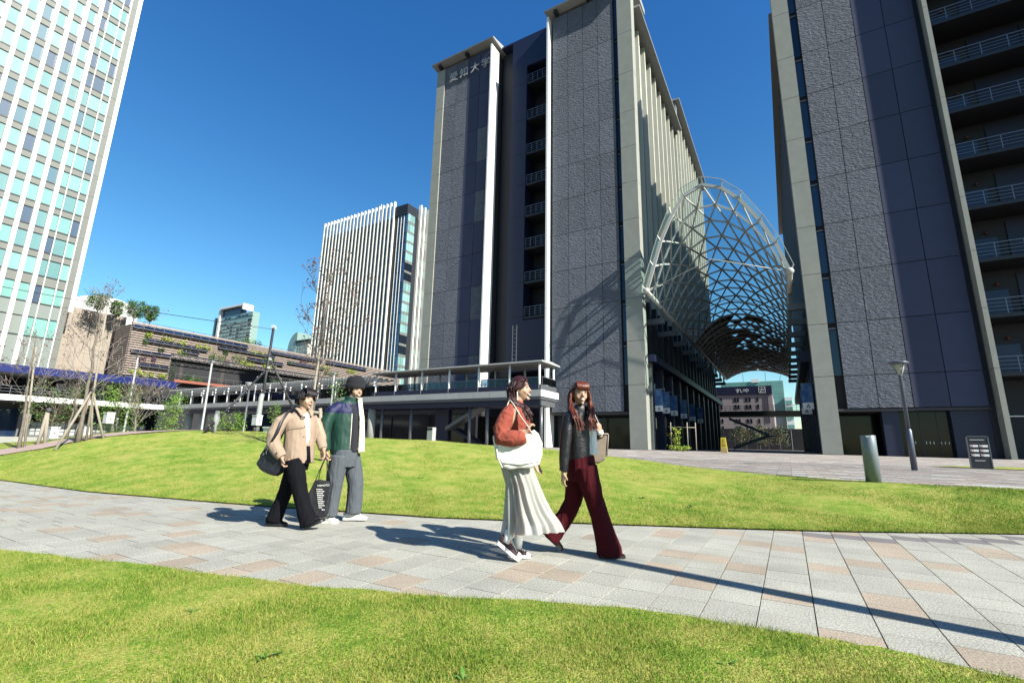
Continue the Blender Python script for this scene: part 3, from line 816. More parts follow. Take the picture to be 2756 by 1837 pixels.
while x > -86:
    x2 = x - 1.83
    ub('fascia_panel', fascia_m, D, x2+.015, x-.015, 38.0, 38.1, 5.25, 5.85); x = x2
ub('fascia_panel', white_metal, D, -19.06, -18.95, 38.0, 41.8, 5.25, 5.85)
ub('deck_beam', shaded_panel, D, -80, -19.3, 38.5, 41.3, 4.45, 5.0)
ub('deck_beam', grey_metal, D, -19.3, -19.15, 38.45, 41.4, 4.45, 5.24)
ub('kerb', shaded_panel, D, -40.6, -19.15, 38.25, 38.4, 5.6, 6.35); ub('kerb', grey_metal, D, -19.25, -19.1, 38.25, 41.6, 5.6, 6.35)
roofx = M('walkway_roof', (.60,.61,.60), .5, var=.04)
# solid roof on the right, with its perforated underside
b = MB(); b.prism([(37.9,8.42),(37.9,8.54),(40,8.66),(41.9,8.54),(41.9,8.42)], 'x', -40.6, -18.85); b.build('roof', roofx, D)
perf = M('perforated_ceiling', (.42,.42,.41), .6, local=False)
b = MB()
for i in range(64):
    for j in range(10):
        b.box(-40.5+i*.337, -40.5+i*.337+.27, 38.0+j*.38, 38.0+j*.38+.31, 8.37, 8.419)
b.build('ceiling_tiles', perf, D, kind='stuff')
# slatted roof on the left
for q in range(5):
    y = 38.0 + q*.9
    ub('roof_beam', roofx, D, -86, -40.7, y, y+.12, 8.0, 8.18)
for q in range(84):
    x = -85.8 + q*.54
    m = MB(); m.beam((x, 37.95, 8.2), (x+.12, 41.8, 8.2), .2, .05); m.build('roof_slat', roofx, D)
# columns, railings
colx = [-19.32,-22.5,-26.05,-29.7,-33.35,-37.1,-40.1,-43.6,-46.8,-50.0,-53.3,-56.6,-59.9,-63.2,-66.5,-69.8,-73.1,-76.4,-79.7,-83.0]
for i, x in enumerate(colx):
    for y, n_ in ((38.35, 'column'), (41.4, 'column')):
        m = MB(); m.tube([(x, y, 5.6), (x, y, 8.4 if x > -40.5 else 8.1)], .11 if x > -40.5 else .09, 10); m.build(n_, white_metal, D)
    if i < len(colx)-1:
        xa, xb = colx[i+1]+.2, x-.2
        zb = 6.35 if x > -40 else 5.65
        ub('railing_glass', deck_glass, D, xa, xb, 38.50, 38.52, zb+.05, 7.05)
        m = MB()
        for q in range(5):
            xx = xa + (xb-xa)*q/4
            m.beam((xx, 38.54, 5.65), (xx, 38.54, 7.05), .05)
        m.beam((xa, 38.54, 7.08), (xb, 38.54, 7.08), .06)
        m.beam((xa, 38.54, 6.6), (xb, 38.54, 6.6), .03); m.beam((xa, 38.54, 6.78), (xb, 38.54, 6.78), .03)
        m.build('railing', rail_mat, D)
        m = MB()
        for q in range(7):
            xx = xa + (xb-xa)*q/6
            m.beam((xx, 41.5, 5.65), (xx, 41.5, 7.05), .05)
        m.beam((xa, 41.5, 7.05), (xb, 41.5, 7.05), .06); m.build('railing', rail_mat, D)
m = MB()
for y in (38.6, 39.4, 40.2, 41.0, 41.6): m.beam((-19.15, y, 6.35), (-19.15, y, 7.1), .05)
m.beam((-19.15, 38.5, 7.1), (-19.15, 41.7, 7.1), .06); m.build('railing', rail_mat, D)
ub('railing_glass', deck_glass, D, -19.12, -19.10, 38.6, 41.6, 6.4, 7.05)
# supports below
for x in (-18.93-.45, -25.23, -27.32, -35.0, -39.3, -40.9):
    r_ = .16 if x > -40 else .45
    m = MB(); m.tube([(x, 38.9, .4), (x, 38.9, 4.5)], r_, 14); m.build('support_column', grey_metal if r_ < .3 else concrete, D)
for x in (-77.5, -81.5):
    m = MB(); m.tube([(x, 39.4, .2), (x, 39.4, 4.5)], .5, 14); m.build('support_column', concrete, D)
ub('support_wall', shaded_panel, D, -33.4, -31.6, 41.0, 41.6, .5, 4.45)
ub('back_wall', shaded_wall, D, -64, -30.2, 44.2, 44.6, .4, 5.0)
for k_ in range(11):
    ub('back_glass', dark_glass, D, -63.6+k_*3, -60.9+k_*3, 44.05, 44.18, .5, 4.2)
b = MB(); b.prism([(-30.9,2.2),(-30.9,2.55),(-27.2,4.45),(-26.6,4.45)], 'y', 39.6, 41.0); b.build('stair_flight', grey_metal, D)
b = MB(); b.prism([(-30.9,2.2),(-30.9,2.5),(-26.9,.6),(-27.6,.6)], 'y', 41.0, 42.4); b.build('stair_flight', shaded_panel, D)
m = MB()
for q in range(9): m.beam((-22.65, 39.0, 8.6+q*.42), (-22.2, 39.0, 8.6+q*.42), .05)
m.beam((-22.65,39.0,8.5), (-22.65,39.0,12.4), .06); m.beam((-22.2,39.0,8.5), (-22.2,39.0,12.4), .06)
m.build('ladder', grey_metal, D)

# ================================================================== OFFICE TOWER, far left (face x = -100)
T = E('office_tower', 'tall glass office tower with white vertical fins at the left edge of the picture', 'tower', (-110, 15, .2))
TX = -100.0
twin = bpy.data.materials.new('teal_blind_window'); twin.use_nodes = True
_n = twin.node_tree.nodes; _L = twin.node_tree.links; _b = _n['Principled BSDF']
_oi = _n.new('ShaderNodeObjectInfo'); _r = _n.new('ShaderNodeValToRGB'); _e = _r.color_ramp.elements
_r.color_ramp.interpolation = 'CONSTANT'
_e[0].position = 0; _e[0].color = (.095,.245,.225,1); _e[1].position = .42; _e[1].color = (.115,.28,.245,1)
for p, c in ((.60,(.06,.165,.17,1)), (.76,(.025,.085,.12,1)), (.88,(.01,.035,.075,1))):
    q = _e.new(p); q.color = c
_L.new(_oi.outputs['Random'], _r.inputs[0]); _L.new(_r.outputs[0], _b.inputs['Base Color'])
_b.inputs['Roughness'].default_value = .5; _b.inputs['Coat Weight'].default_value = 1.0; _b.inputs['Coat Roughness'].default_value = .03
spand = M('pale_spandrel', (.20,.21,.19), .6, rvar=.05, var=.05, vscale=.6)
blank = M('grey_green_panel', (.27,.31,.29), .4, rvar=.06, coat=.4)
ub('core', core_m, T, -130, TX-.6, -40, 27.4, 0, 100)
fins = [22.5 - 1.715*k for k in range(14)]
for y in fins: ub('fin', white_metal, T, TX-.3, TX+.35, y, y+.52, 9.9, 100)
for y in (23.98, 25.55): ub('mullion', white_metal, T, TX-.15, TX+.06, y-.05, y+.05, 9.9, 100)
ub('mullion', white_metal, T, TX-.3, TX+.1, 26.58, 26.70, 9.9, 100)
ub('corner_fin', white_metal, T, TX-.5, TX+.12, 27.55, 28.12, 20.4, 100)
tz_ = [9.9, 12.6] 
wb = [15.72, 21.0]; 
while wb[-1] < 96: wb.append((25.4 if len(wb) == 2 else wb[-1] + 3.862))
bays = [(fins[k+1]+.52, fins[k]) for k in range(13)] + [(23.02, 23.93), (24.03, 25.5), (25.6, 26.58)]
for bi, (y0, y1) in enumerate(bays):
    prev = 9.9
    low = y1 < 20
    for i, z in enumerate(wb):
        top = z + (2.9 if i == 0 else 2.75 if i == 1 else 2.68)
        ub('spandrel', blank if (i < 2) else spand, T, TX-.45, TX-.12, y0, y1, prev+.03, z-.22)
        ub('sill', dark_metal, T, TX-.45, TX-.06, y0, y1, z-.2, z)
        ub('window', blank if (i == 0 and bi < 13) else twin, T, TX-.45, TX-.28, y0, y1, z+.02, top-.08)
        ub('head', dark_metal, T, TX-.45, TX-.2, y0, y1, top-.07, top+.03)
        prev = top
        if y1 < 8 and z < 40: break
for i, z in enumerate(wb + [100]):
    ub('corner_panel', spand, T, TX-.6, TX-.02, 26.72, 27.54, (9.9 if i == 0 else wb[i-1]) + .02, z-.02)

# ================================================================== SHOPPING BUILDING (face x = -95): slats, plants, podium
G = E('shopping_building', 'low commercial building wrapped in horizontal pink slats with plants and solar panels', 'building', (-100, 60, .3))
GX = -95.0
slat_m = M('pink_ceramic_slat', (.50,.40,.35), .7, var=.08, vscale=1.5, rvar=.06)
solar = M('solar_panel_glass', (.018,.026,.06), .12, spec=.9, rvar=.3)
sframe = M('aluminium_frame', (.45,.46,.48), .4, metal=.6)
ub('wall', joint_dark, G, -112, GX-.5, 35.2, 100, .3, 19.7)
ub('roof_edge', slat_m, G, GX-.4, GX+.1, 34.6, 100, 19.72, 19.98)
zsl = [10.95 + .40*k for k in range(22)]
for z in zsl:
    segs_ = [(34.7, 100)]
    if z < 14.7: segs_ = [(34.7, 41.35)]
    if z < 13.0: pass
    for y0, y1 in segs_:
        ub('slat', slat_m, G, GX-.25, GX, y0, y1, z, z+.20)
    ub('slat', slat_m, G, -101, GX-.3, 34.62, 34.78, z, z+.20)
def solar_row(y0, n, w_, z, h=.52):
    for k in range(n):
        m = MB(); y = y0 + k*w_
        m.add([(GX+.08,y+.04,z+h),(GX+.08,y+w_-.04,z+h),(GX+.62,y+w_-.04,z),(GX+.62,y+.04,z)], [(0,1,2,3)], 0)
        m.add([(GX+.05,y+.04,z+h-.05),(GX+.05,y+w_-.04,z+h-.05),(GX+.6,y+w_-.04,z-.06),(GX+.6,y+.04,z-.06)], [(3,2,1,0)], 1)
        m.beam((GX+.02,y+.02,z+h), (GX+.64,y+.02,z), .06, .05, 1)
        m.beam((GX+.6,y,z-.05), (GX+.6,y+w_,z-.05), .06, .07, 1); m.beam((GX,y+w_/2,z-.1), (GX+.6,y+w_/2,z-.06), .04, .04, 1)
        m.build('solar_panel', [solar, sframe], G)
solar_row(34.7, 13, 1.54, 18.95, .6); solar_row(36.7, 7, 1.48, 16.95); solar_row(35.0, 4, 1.52, 14.8); solar_row(42.7, 2, 1.5, 16.05, .45)
solar_row(36.6, 3, 1.5, 12.6); solar_row(34.9, 4, 1.55, 10.55, .4); solar_row(48.9, 8, 1.5, 18.0); solar_row(60, 8, 1.6, 18.9); solar_row(64, 6, 1.6, 17.3); solar_row(74, 8, 1.6, 19.0); solar_row(55, 5, 1.6, 16.6)
shop_g = M('green_shop_glass', (.05,.10,.085), .1, spec=.8, rvar=.4)
# recessed terrace and its zig-zag canopy
ub('terrace_floor', M('terracotta_edge', (.40,.13,.08), .8, var=.1), G, GX-4, GX+.5, 42.2, 90, 10.5, 10.95)
cm = MB(); 
for k in range(34):
    y = 41.2 + k*1.38
    cm.beam((GX+.1,y,15.5), (GX+1.5,y+.1,15.0), .07); cm.beam((GX+1.5,y+.1,15.0), (GX+.1,y+.69,14.7), .06); cm.beam((GX+.1,y+.69,14.7), (GX+1.5,y+1.38,15.0), .06)
    cm.beam((GX+.1,y,15.5),(GX+.9,y+.69,15.35),.06); cm.beam((GX+.9,y+.69,15.35),(GX+.1,y+1.38,15.5),.06)
cm.beam((GX+1.5,41.2,15.0), (GX+1.5,88.3,15.0), .12); cm.beam((GX+.1,41.2,14.7), (GX+.1,88.3,14.7), .12); cm.beam((GX+.1,41.2,15.55), (GX+.1,88.3,15.55), .1)
cm.build('canopy_truss', grey_metal, G)
ub('canopy_mesh', M('perforated_mesh', (.22,.23,.24), .5, metal=.5), G, GX-3, GX+.05, 41.2, 88, 14.72, 14.8)
for k in range(12):
    y = 43.2 + 3.7*k
    ub('shop_glass', shop_g if k % 2 else dark_glass, G, GX-1.5, GX-1.4, y+.6, y+3.5, 10.97, 14.6)
    if k % 2 == 0: [ub('shop_pillar', slat_m, G, GX-1.3, GX-.5, y, y+.6, 10.97+.4*q, 10.97+.4*q+.27) for q in range(9)]
    else: ub('shop_pillar', white_metal, G, GX-1.45, GX-1.3, y+.1, y+.3, 10.97, 14.6)
    ub('shop_transom', grey_metal, G, GX-1.42, GX-1.34, y+.6, y+3.5, 13.3, 13.42)
    if k % 3 == 1: ub('shop_sign', white_metal, G, GX-1.39, GX-1.35, y+1.0, y+2.8, 11.2, 11.8)
m = MB()
for k in range(31): m.beam((GX+.35, 42.3+k*1.5, 10.95), (GX+.35, 42.3+k*1.5, 12.0), .05)
m.beam((GX+.35,42.3,12.0),(GX+.35,87.4,12.0),.06); m.build('terrace_railing', rail_mat, G)
ub('roof_railing', rail_mat, G, -99.1, -99.0, 35.5, 100, 21.0, 21.06)
for k in range(30): ub('roof_railing_post', rail_mat, G, -99.08, -99.02, 35.6+k*2.1, 35.66+k*2.1, 19.7, 21.0)

# beige wall between tower and slats
W = E('beige_wall', 'blank beige panelled wall between the glass tower and the slatted building', 'wall', (-104, 31, .3))
beige = M('beige_tile_panel', (.44,.37,.305), .75, var=.04, vscale=.6, rvar=.02)
for i in range(7):
    for j in range(5):
        y0 = 28.2 + i*1.25; z0 = 9.5 + j*2.55
        ub('wall_panel', beige, W, -104.2, -104.0, y0+.012, y0+1.238, z0+.012, z0+2.538)
ub('wall_core', joint_dark, W, -106, -104.21, 28.0, 37.0, .3, 22.2)

# podium: white-edged terrace with blue fascia roof, in front of both (face x = -87)
Pd = E('podium', 'long podium with a deep blue roof edge and white terrace edge below the slatted building', 'building', (-90, 20, .3))
PXF = -87.0
bluef = M('deep_blue_fascia', (.010,.022,.17), .35, var=.06, vscale=.5, coat=.3)
for k in range(17):
    y = -12.5 + k*3.05
    ub('blue_fascia', bluef, Pd, PXF-.3, PXF, y+.01, y+3.04, 8.72, 9.75)
ub('roof', dark_metal, Pd, -99.2, PXF-.31, -13, 39.6, 8.9, 9.6)
ub('ceiling', M('terrace_ceiling', (.30,.31,.33), .6), Pd, -99, PXF-.31, -13, 39.6, 8.72, 8.88)
for k in range(20):
    y = -12 + k*2.6
    ub('terrace_edge', white_metal, Pd, PXF-.4, PXF, y+.008, y+2.592, 5.12, 5.86)
ub('terrace_floor', concrete, Pd, -99, PXF-.41, -13, 39.8, 5.2, 5.8)
backw = M('terrace_back_wall', (.19,.21,.24), .5, var=.05, vscale=.4)
for k in range(5): ub('back_wall_panel', backw, Pd, -93.2, -93.0, 27 + k*2.6, 29.58 + k*2.6, 5.82, 8.7)
ub('back_glass', dark_glass, Pd, -96.2, -96.0, -12, 27, 5.82, 8.7)
for k in range(6): ub('terrace_column', grey_metal, Pd, -93.5, -92.9, 2+k*4.5, 2.6+k*4.5, 5.82, 8.7)
m = MB()
for k in range(36): m.beam((PXF-.1, -12+k*1.4, 5.86), (PXF-.1, -12+k*1.4, 7.0), .05)
for h in (6.25, 6.63, 7.0): m.beam((PXF-.1, -12, h), (PXF-.1, 27, h), .045)
m.build('railing', rail_mat, Pd)
for k in range(7): ub('glass_rail', deck_glass, Pd, PXF-.12, PXF-.08, 27.2+k*1.7, 28.8+k*1.7, 5.9, 7.0)
ub('podium_core', core_m, Pd, -99, -92.5, -13, 39.8, .3, 5.1)
for k in range(15):
    y = -10 + 3.3*k
    ub('shop_front', dark_glass if k % 3 else blue_glass, Pd, -92.4, -92.3, y+.2, y+3.1, .4, 4.3)
    ub('shop_pier', backw, Pd, -92.4, -91.9, y-.15, y+.15, .4, 4.8)
    if k % 3 == 1:
        m = MB(); m.tube([(-89.5, y, .3), (-89.5, y, 5.1)], .4, 12); m.build('column', concrete, Pd)
ub('soffit', soffit_m, Pd, -92.2, PXF-.5, -13, 39.8, 5.0, 5.11)
noti = M('printed_notice', (.55,.60,.58), .6, rvar=.3)
for k in range(22):
    y = 24.2 + k*.62
    for z in (.75, 1.35, 1.95): 
        if rnd.random() < .85: ub('notice', noti, Pd, -91.85, -91.82, y, y+.48, z, z+.46)
ub('fence_panel', grey_metal, Pd, -91.9, -91.86, 24, 38, .5, 2.6)
lw_ = E('low_wall', 'low pale concrete wall at the left edge beyond the pink path', 'wall', (-40, 10, .1))
for k in range(9): ub('wall_block', concrete, lw_, -40.3, -40, 4+k*2.6, 6.59+k*2.6, -.3, .8)

# ================================================================== WHITE FINNED TOWER (front y = 130)
Wt = E('office_tower', 'mid-distance office tower with rows of white vertical fins and a dark glass corner', 'tower', (-150, 140, .5))
stone_fin = M('white_stone_fin', (.82,.80,.72), .6, var=.04)
ub('core', M('tower_dark_wall', (.03,.035,.05), .5), Wt, -178, -134.6, 131.6, 165, 0, 92.2)
ub('core', M('tower_dark_metal_wall', (.045,.05,.075), .45, metal=.2), Wt, -134.6, -127, 131.6, 134.2, 0, 96.2)
ub('corner_crown', dark_metal, Wt, -134.2, -126.8, 130.6, 137.2, 91.8, 96.3)
ub('core', core_m, Wt, -134.6, -127.6, 134.2, 165, 0, 92)
blue_win = M('blue_window', (.05,.14,.34), .12, spec=.8, rvar=.45)
tfl = [92.2 - 4.25*k for k in range(18)]
fx = [-178.1 + 2.18*k for k in range(21)]
for x in fx: ub('fin', stone_fin, Wt, x, x+.55, 130.2, 131.2, 14, 98.8)
for k in range(20):
    for i in range(17):
        if tfl[i+1] < 22: continue
        ub('window', blue_win if (k > 12 or i % 5 == 0) else dark_glass, Wt, fx[k]+.6, fx[k+1]-.04, 131.3, 131.5, tfl[i+1]+.9, tfl[i]-.05)
for i in range(17): ub('spandrel', dark_metal, Wt, -178, -134.6, 131.25, 131.45, tfl[i+1], tfl[i+1]+.88)
ub('end_fin', dark_metal, Wt, -133.9, -131.9, 131.0, 133.5, 14, 92.6)
cwin = M('corner_curtain_window', (.04,.10,.20), .06, spec=1.0, rvar=.5)
lwin = M('corner_bright_window', (.28,.50,.46), .4, rvar=.35, coat=1.0)
for i in range(17):
    for x0, x1 in ((-131.8,-130.2),(-130.1,-128.6),(-128.5,-127.0)):
        ub('corner_window', cwin, Wt, x0, x1, 130.9, 131.1, tfl[i+1]+.06, tfl[i]-.1)
    for y0, y1 in ((131.2,132.6),(132.7,134.0),(134.1,135.2)):
        ub('corner_window', lwin if (i*5) % 7 not in (2, 4) else dark_glass, Wt, -126.9, -126.7, y0, y1, tfl[i+1]+1.0, tfl[i]-.1)
        ub('spandrel', spand, Wt, -126.95, -126.75, y0, y1, tfl[i+1]+.02, tfl[i+1]+.95)
ub('corner_core', dark_metal, Wt, -131.8, -127, 131.15, 135.3, 14, 91.8)
for x in (-131.8, -130.15, -128.55): ub('mullion', stone_fin, Wt, x-.06, x+.06, 130.75, 130.9, 14, 91.8)
ub('side_recess', dark_metal, Wt, -127.6, -127, 135.3, 138, 14, 92)
for y in (137.9, 140.3, 142.7, 145.1, 147.5): ub('side_fin', stone_fin, Wt, -127.4, -126.0, y, y+.6, 14, 98.9)
for i in range(17):
    for y in (138.6, 141.0, 143.4):
        ub('side_window', lwin if i % 3 else dark_glass, Wt, -127.5, -127.3, y, y+1.6, tfl[i+1]+.9, tfl[i]-.1)
m = MB(); m.beam((-147,135,92), (-147,135,103), .25); m.beam((-148.2,135,100.5), (-145.8,135,100.5), .15); m.build('antenna', white_metal, Wt)

# ================================================================== FAR BUILDINGS
def scl(p, k): return (p[0]*k, p[1]*k, 1.06 + (p[2]-1.06)*k)
k_ = .72; Yd = 300*k_
F1 = E('office_tower', 'distant glass office block with a white frame round its open top', 'tower', (-395, 216, .5))
fg = M('pale_green_glass', (.36,.52,.46), .15, rvar=.15, spec=.8); fw_ = M('pale_cladding', (.62,.64,.55), .6, var=.05)
bluew = M('blue_wall', (.03,.08,.20), .3)
ub('core', fg, F1, -421, -374, Yd+.6, Yd+6, 0, 103)
ub('frame', white_metal, F1, -424, -421, Yd-1, Yd+7, 0, 111); ub('frame', white_metal, F1, -421, -386, Yd-2, Yd+7, 109.4, 111)
ub('frame', white_metal, F1, -387.4, -386, Yd-2, Yd+7, 106, 109.4)
ub('roof_room', bluew, F1, -421, -394, Yd+1, Yd+6, 103, 109.4)
for i in range(12):
    z = 103 - (i+1)*3.1 if i > 1 else 103 - (i+1)*4.3
    ub('window_band', fg if i < 2 else fw_, F1, -421, -374, Yd, Yd+.55, z+.8, z+(4.2 if i < 2 else 3.0))
    for q in range(9): ub('window', dark_glass if rnd.random() < .35 else fg, F1, -420+q*5.1, -416+q*5.1, Yd-.1, Yd, z+1.3, z+2.5)
ub('side_block', bluew, F1, -433, -424.1, Yd+2, Yd+28, 0, 104); ub('side_glass', fg, F1, -433.2, -431, Yd+1, Yd+1.9, 70, 104)
F2 = E('office_tower', 'distant tower with a rounded glass top beside a flat-roofed block', 'tower', (-310, 216, .5))
m = MB(); m.prism([(-322,0)] + [(-322+ (1-math.cos(a))*10, 66 + math.sin(a)*13) for a in [R(q*9) for q in range(11)]] + [(-312,0)], 'y', Yd, Yd+14)
m.build('glass_body', fg, F2)
for i in range(14):
    for q in range(3): ub('window', blue_win if (i+q) % 3 else fg, F2, -321.2+q*3, -318.9+q*3, Yd-.15, Yd, 22+i*3.2, 24.3+i*3.2)
ub('block', fw_, F2, -311.8, -299, Yd+.4, Yd+14, 0, 71); ub('roof_slab', dark_metal, F2, -313, -296, Yd-.5, Yd+15, 71, 72.4)
for i in range(14):
    for q in range(4): ub('window', fg, F2, -311+q*3, -308.8+q*3, Yd+.25, Yd+.4, 22+i*3.4, 24.4+i*3.4)
F3 = E('round_building', 'white rounded apartment building behind the rooftop trees', 'building', (-262, 80, .5))
m = MB(); m.lathe([(12,0),(12,52),(11,55.5),(7,57.5),(0.1,58)], (-250, 80, 0), 24); m.build('drum', white_metal, F3)
m = MB(); m.lathe([(9,0),(9,55),(8,57),(.1,57.5)], (-264, 76, 0), 20); m.build('drum', white_metal, F3)
ub('wing', white_metal, F3, -246, -234, 76, 96, 0, 47)
ub('roof_slab', grey_metal, F3, -274, -262, 70, 82, 57.3, 58)
for i in range(3):
    for q in range(6):
        a = R(-80 + q*22); x, y = -264 + 9.05*math.cos(a), 76 + 9.05*math.sin(a)
        ub('window', blue_win, F3, x-.5, x+.5, y-.7, y+.7, 38+i*5, 40.6+i*5)

# buildings seen through the passage
Su = E('shop_building', 'pinkish hotel block with dark sign band seen through the end of the passage', 'building', (-8, 150, .6))
pinkw = M('pinkish_wall', (.34,.28,.29), .8, var=.05)
ub('wall', pinkw, Su, -24, -2.8, 150, 172, .5, 15.9)
signm = M('navy_sign_band', (.012,.014,.05), .4)
ub('sign_band', signm, Su, -24.2, -2.75, 149.7, 172.2, 15.93, 18.35)
letters(Su, 'すいや', -11.4, 16.6, 1.15, 1.35, 149.66, white_metal, .06, 'sign_letter')
m = MB()
for a_, b_ in (((-6.0,16.35),(-6.0,18.05)),((-4.4,16.35),(-4.4,18.05)),((-6.0,16.35),(-4.4,16.35)),((-6.0,18.05),(-4.4,18.05)),((-5.2,16.35),(-5.2,18.05)),((-6.0,17.4),(-4.4,17.4)),((-5.6,16.35),(-5.6,17.0)),((-5.6,17.0),(-5.2,17.0)),((-4.8,16.8),(-4.8,17.2))):
    m.beam((a_[0],149.66,a_[1]), (b_[0],149.66,b_[1]), .09)
m.build('sign_emblem', white_metal, Su)
for x in (-12.3,-11.5,-9.4,-8.5,-6.5,-17,-16,-20,-19):
    for z in (13.9, 11.9, 9.9, 7.9, 5.9, 3.9):
        ub('window', dark_glass, Su, x-.22, x+.22, 149.9, 150, z, z+1.2)
for x in (-4.6, -3.9): ub('pipe', grey_metal, Su, x-.06, x+.06, 149.85, 149.99, 8, 15.6)
Gn = E('office_building', 'pale green glass office building behind the pinkish block', 'building', (-8, 190, .6))
gg = M('aqua_curtain_glass', (.22,.50,.44), .15, rvar=.12, spec=.8)
ub('core', fw_, Gn, -20, .2, 190.4, 215, .5, 24.4)
for q in range(12):
    for z in (12, 14.1, 16.2, 18.3, 20.4, 22.5): ub('glass_panel', gg, Gn, -20+q*1.68, -18.36+q*1.68, 190, 190.3, z, z+2.05)
ub('side_block', white_metal, Gn, .3, 2.4, 188, 205, .5, 18.5)
for z in (8, 11, 14, 16.2): ub('side_window', gg, Gn, .4, 2.3, 187.8, 188, z, z+1.1)
ub('roof_sign', white_metal, Gn, -9.8, -7.2, 189.7, 190, 24.2, 25.4)
m = MB(); m.beam((-12.5,192,24.4),(-12.5,192,28),.12); m.beam((-5.2,192,24.4),(-5.2,192,28),.12); m.beam((-1,192,24.4),(-.2,192,27),.12); m.build('antennas', dark_metal, Gn)

# dark planting and a dim street front below the footbridge
# ================================================================== TREES AND PLANTS
bark = M('pale_bark', (.24,.20,.16), .9, var=.25, vscale=9, bump=.6, bscale=30, bstretch=(1,1,.25))
bark_dark = M('dark_bark', (.13,.105,.085), .9, var=.25, vscale=9, bump=.6, bscale=30)
twig_m = M('grey_twig', (.33,.29,.26), .9, var=.2, vscale=8)
bamboo = M('weathered_timber_pole', (.40,.35,.28), .85, var=.15, vscale=5, bump=.3, bscale=25, bstretch=(1,1,.2))
cloth_wrap = M('grey_wrap', (.42,.44,.44), .8, var=.1, vscale=8)
leaf_red = M('dry_red_leaf', (.17,.075,.08), .8, rvar=0, var=.5, vscale=14)
leaf_g = M('green_leaf', (.14,.30,.03), .6, var=.55, vscale=9)
leaf_lg = M('light_green_leaf', (.30,.48,.035), .6, var=.5, vscale=9)
leaf_d = M('dark_green_leaf', (.05,.11,.03), .6, var=.6, vscale=7)
leaf_y = M('yellow_green_leaf', (.55,.58,.05), .7, var=.5, vscale=6)
leaf_b = M('brown_leaf', (.17,.10,.035), .8, var=.5, vscale=9)
leaf_p = M('purple_leaf', (.16,.08,.16), .8, var=.5, vscale=9)

def leaf(mb, p, s, r, m=0):
    a = Vector((r.uniform(-1,1), r.uniform(-1,1), r.uniform(-.6,.8))).normalized(); b = a.cross(Vector((r.uniform(-1,1), r.uniform(-1,1), r.uniform(-1,1)))).normalized()
    p = Vector(p); mb.add([p - a*s, p + b*s*.5, p + a*s, p - b*s*.5], [(0,1,2,3)], m)

def branch(mb, p, d, L, r0, depth, r, tips, droop=0.0, fork=(2,3), nseg=4, minr=.004):
    pts = [p]; rad = [r0]; q = Vector(p); dd = Vector(d).normalized()
    for i in range(nseg):
        dd = (dd + Vector((r.uniform(-.22,.22), r.uniform(-.22,.22), r.uniform(-.12,.2) - droop))).normalized()
        q = q + dd*(L/nseg); pts.append(q); rad.append(max(minr, r0*(1 - .62*(i+1)/nseg)))
    mb.tube(pts, rad, 5 if depth < 2 else 4 if r0 > .012 else 3, cap=False)
    if depth <= 0: tips.append((q, dd)); return
    for k in range(r.randint(*fork)):
        i = r.randint(max(1, nseg-3), nseg); t = Vector((r.uniform(-1,1), r.uniform(-1,1), r.uniform(-.1,.9))).normalized()
        branch(mb, pts[i], dd*.75 + t*.75, L*r.uniform(.5,.75), rad[i]*.75, depth-1, r, tips, droop, fork, 3 if depth < 2 else nseg, minr)
    tips.append((q, dd))

def bare_tree(name, label, base, top, lean, spread, nlimb, seed, start=.25, leaves=0, lmat=None, trad=.07, dens=2, cat='tree', up=.55, limbs_n=None, bark_=None, group=None, lsz=.035, L0=1.3):
    r = random.Random(seed); t = E(name, label, cat, base, group=group)
    B_ = Vector(base); Tp = Vector(top); m = MB(); pts = []; rad = []
    for i in range(9):
        f = i/8; q = B_.lerp(Tp, f) + Vector((r.uniform(-1,1), r.uniform(-1,1), 0))*lean*math.sin(f*3.0)
        pts.append(q); rad.append(trad*(1-.82*f) + .004)
    rad[0] *= 1.35; pts[0] = B_ - Vector((0,0,.12))
    m.tube(pts, rad, 9); m.build('trunk', bark_ or bark, t)
    tips = []; lm = MB(); H = (Tp-B_).length
    for k in range(nlimb):
        f = start + (1-start)*(k+.3)/nlimb*.97; i = min(7, int(f*8)); p = pts[i].lerp(pts[i+1], f*8-i)
        a = k*2.4 + r.uniform(-.5,.5); d = Vector((math.cos(a), math.sin(a), up + r.uniform(0,.5)))
        branch(lm, p, d, L0*spread*(1.15-f*.75)*r.uniform(.75,1.2), trad*.30*(1.1-f*.8), dens, r, tips)
    lm.build('limbs', twig_m if bark_ is None else bark_, t)
    if leaves:
        fm = MB()
        for _ in range(leaves):
            q, d = tips[r.randrange(len(tips))]
            for _k in range(3): leaf(fm, q + Vector((r.gauss(0,.06), r.gauss(0,.06), r.gauss(-.02,.06))), lsz*r.uniform(.6,1.3), r)
        fm.build('leaves', lmat, t)
    return t

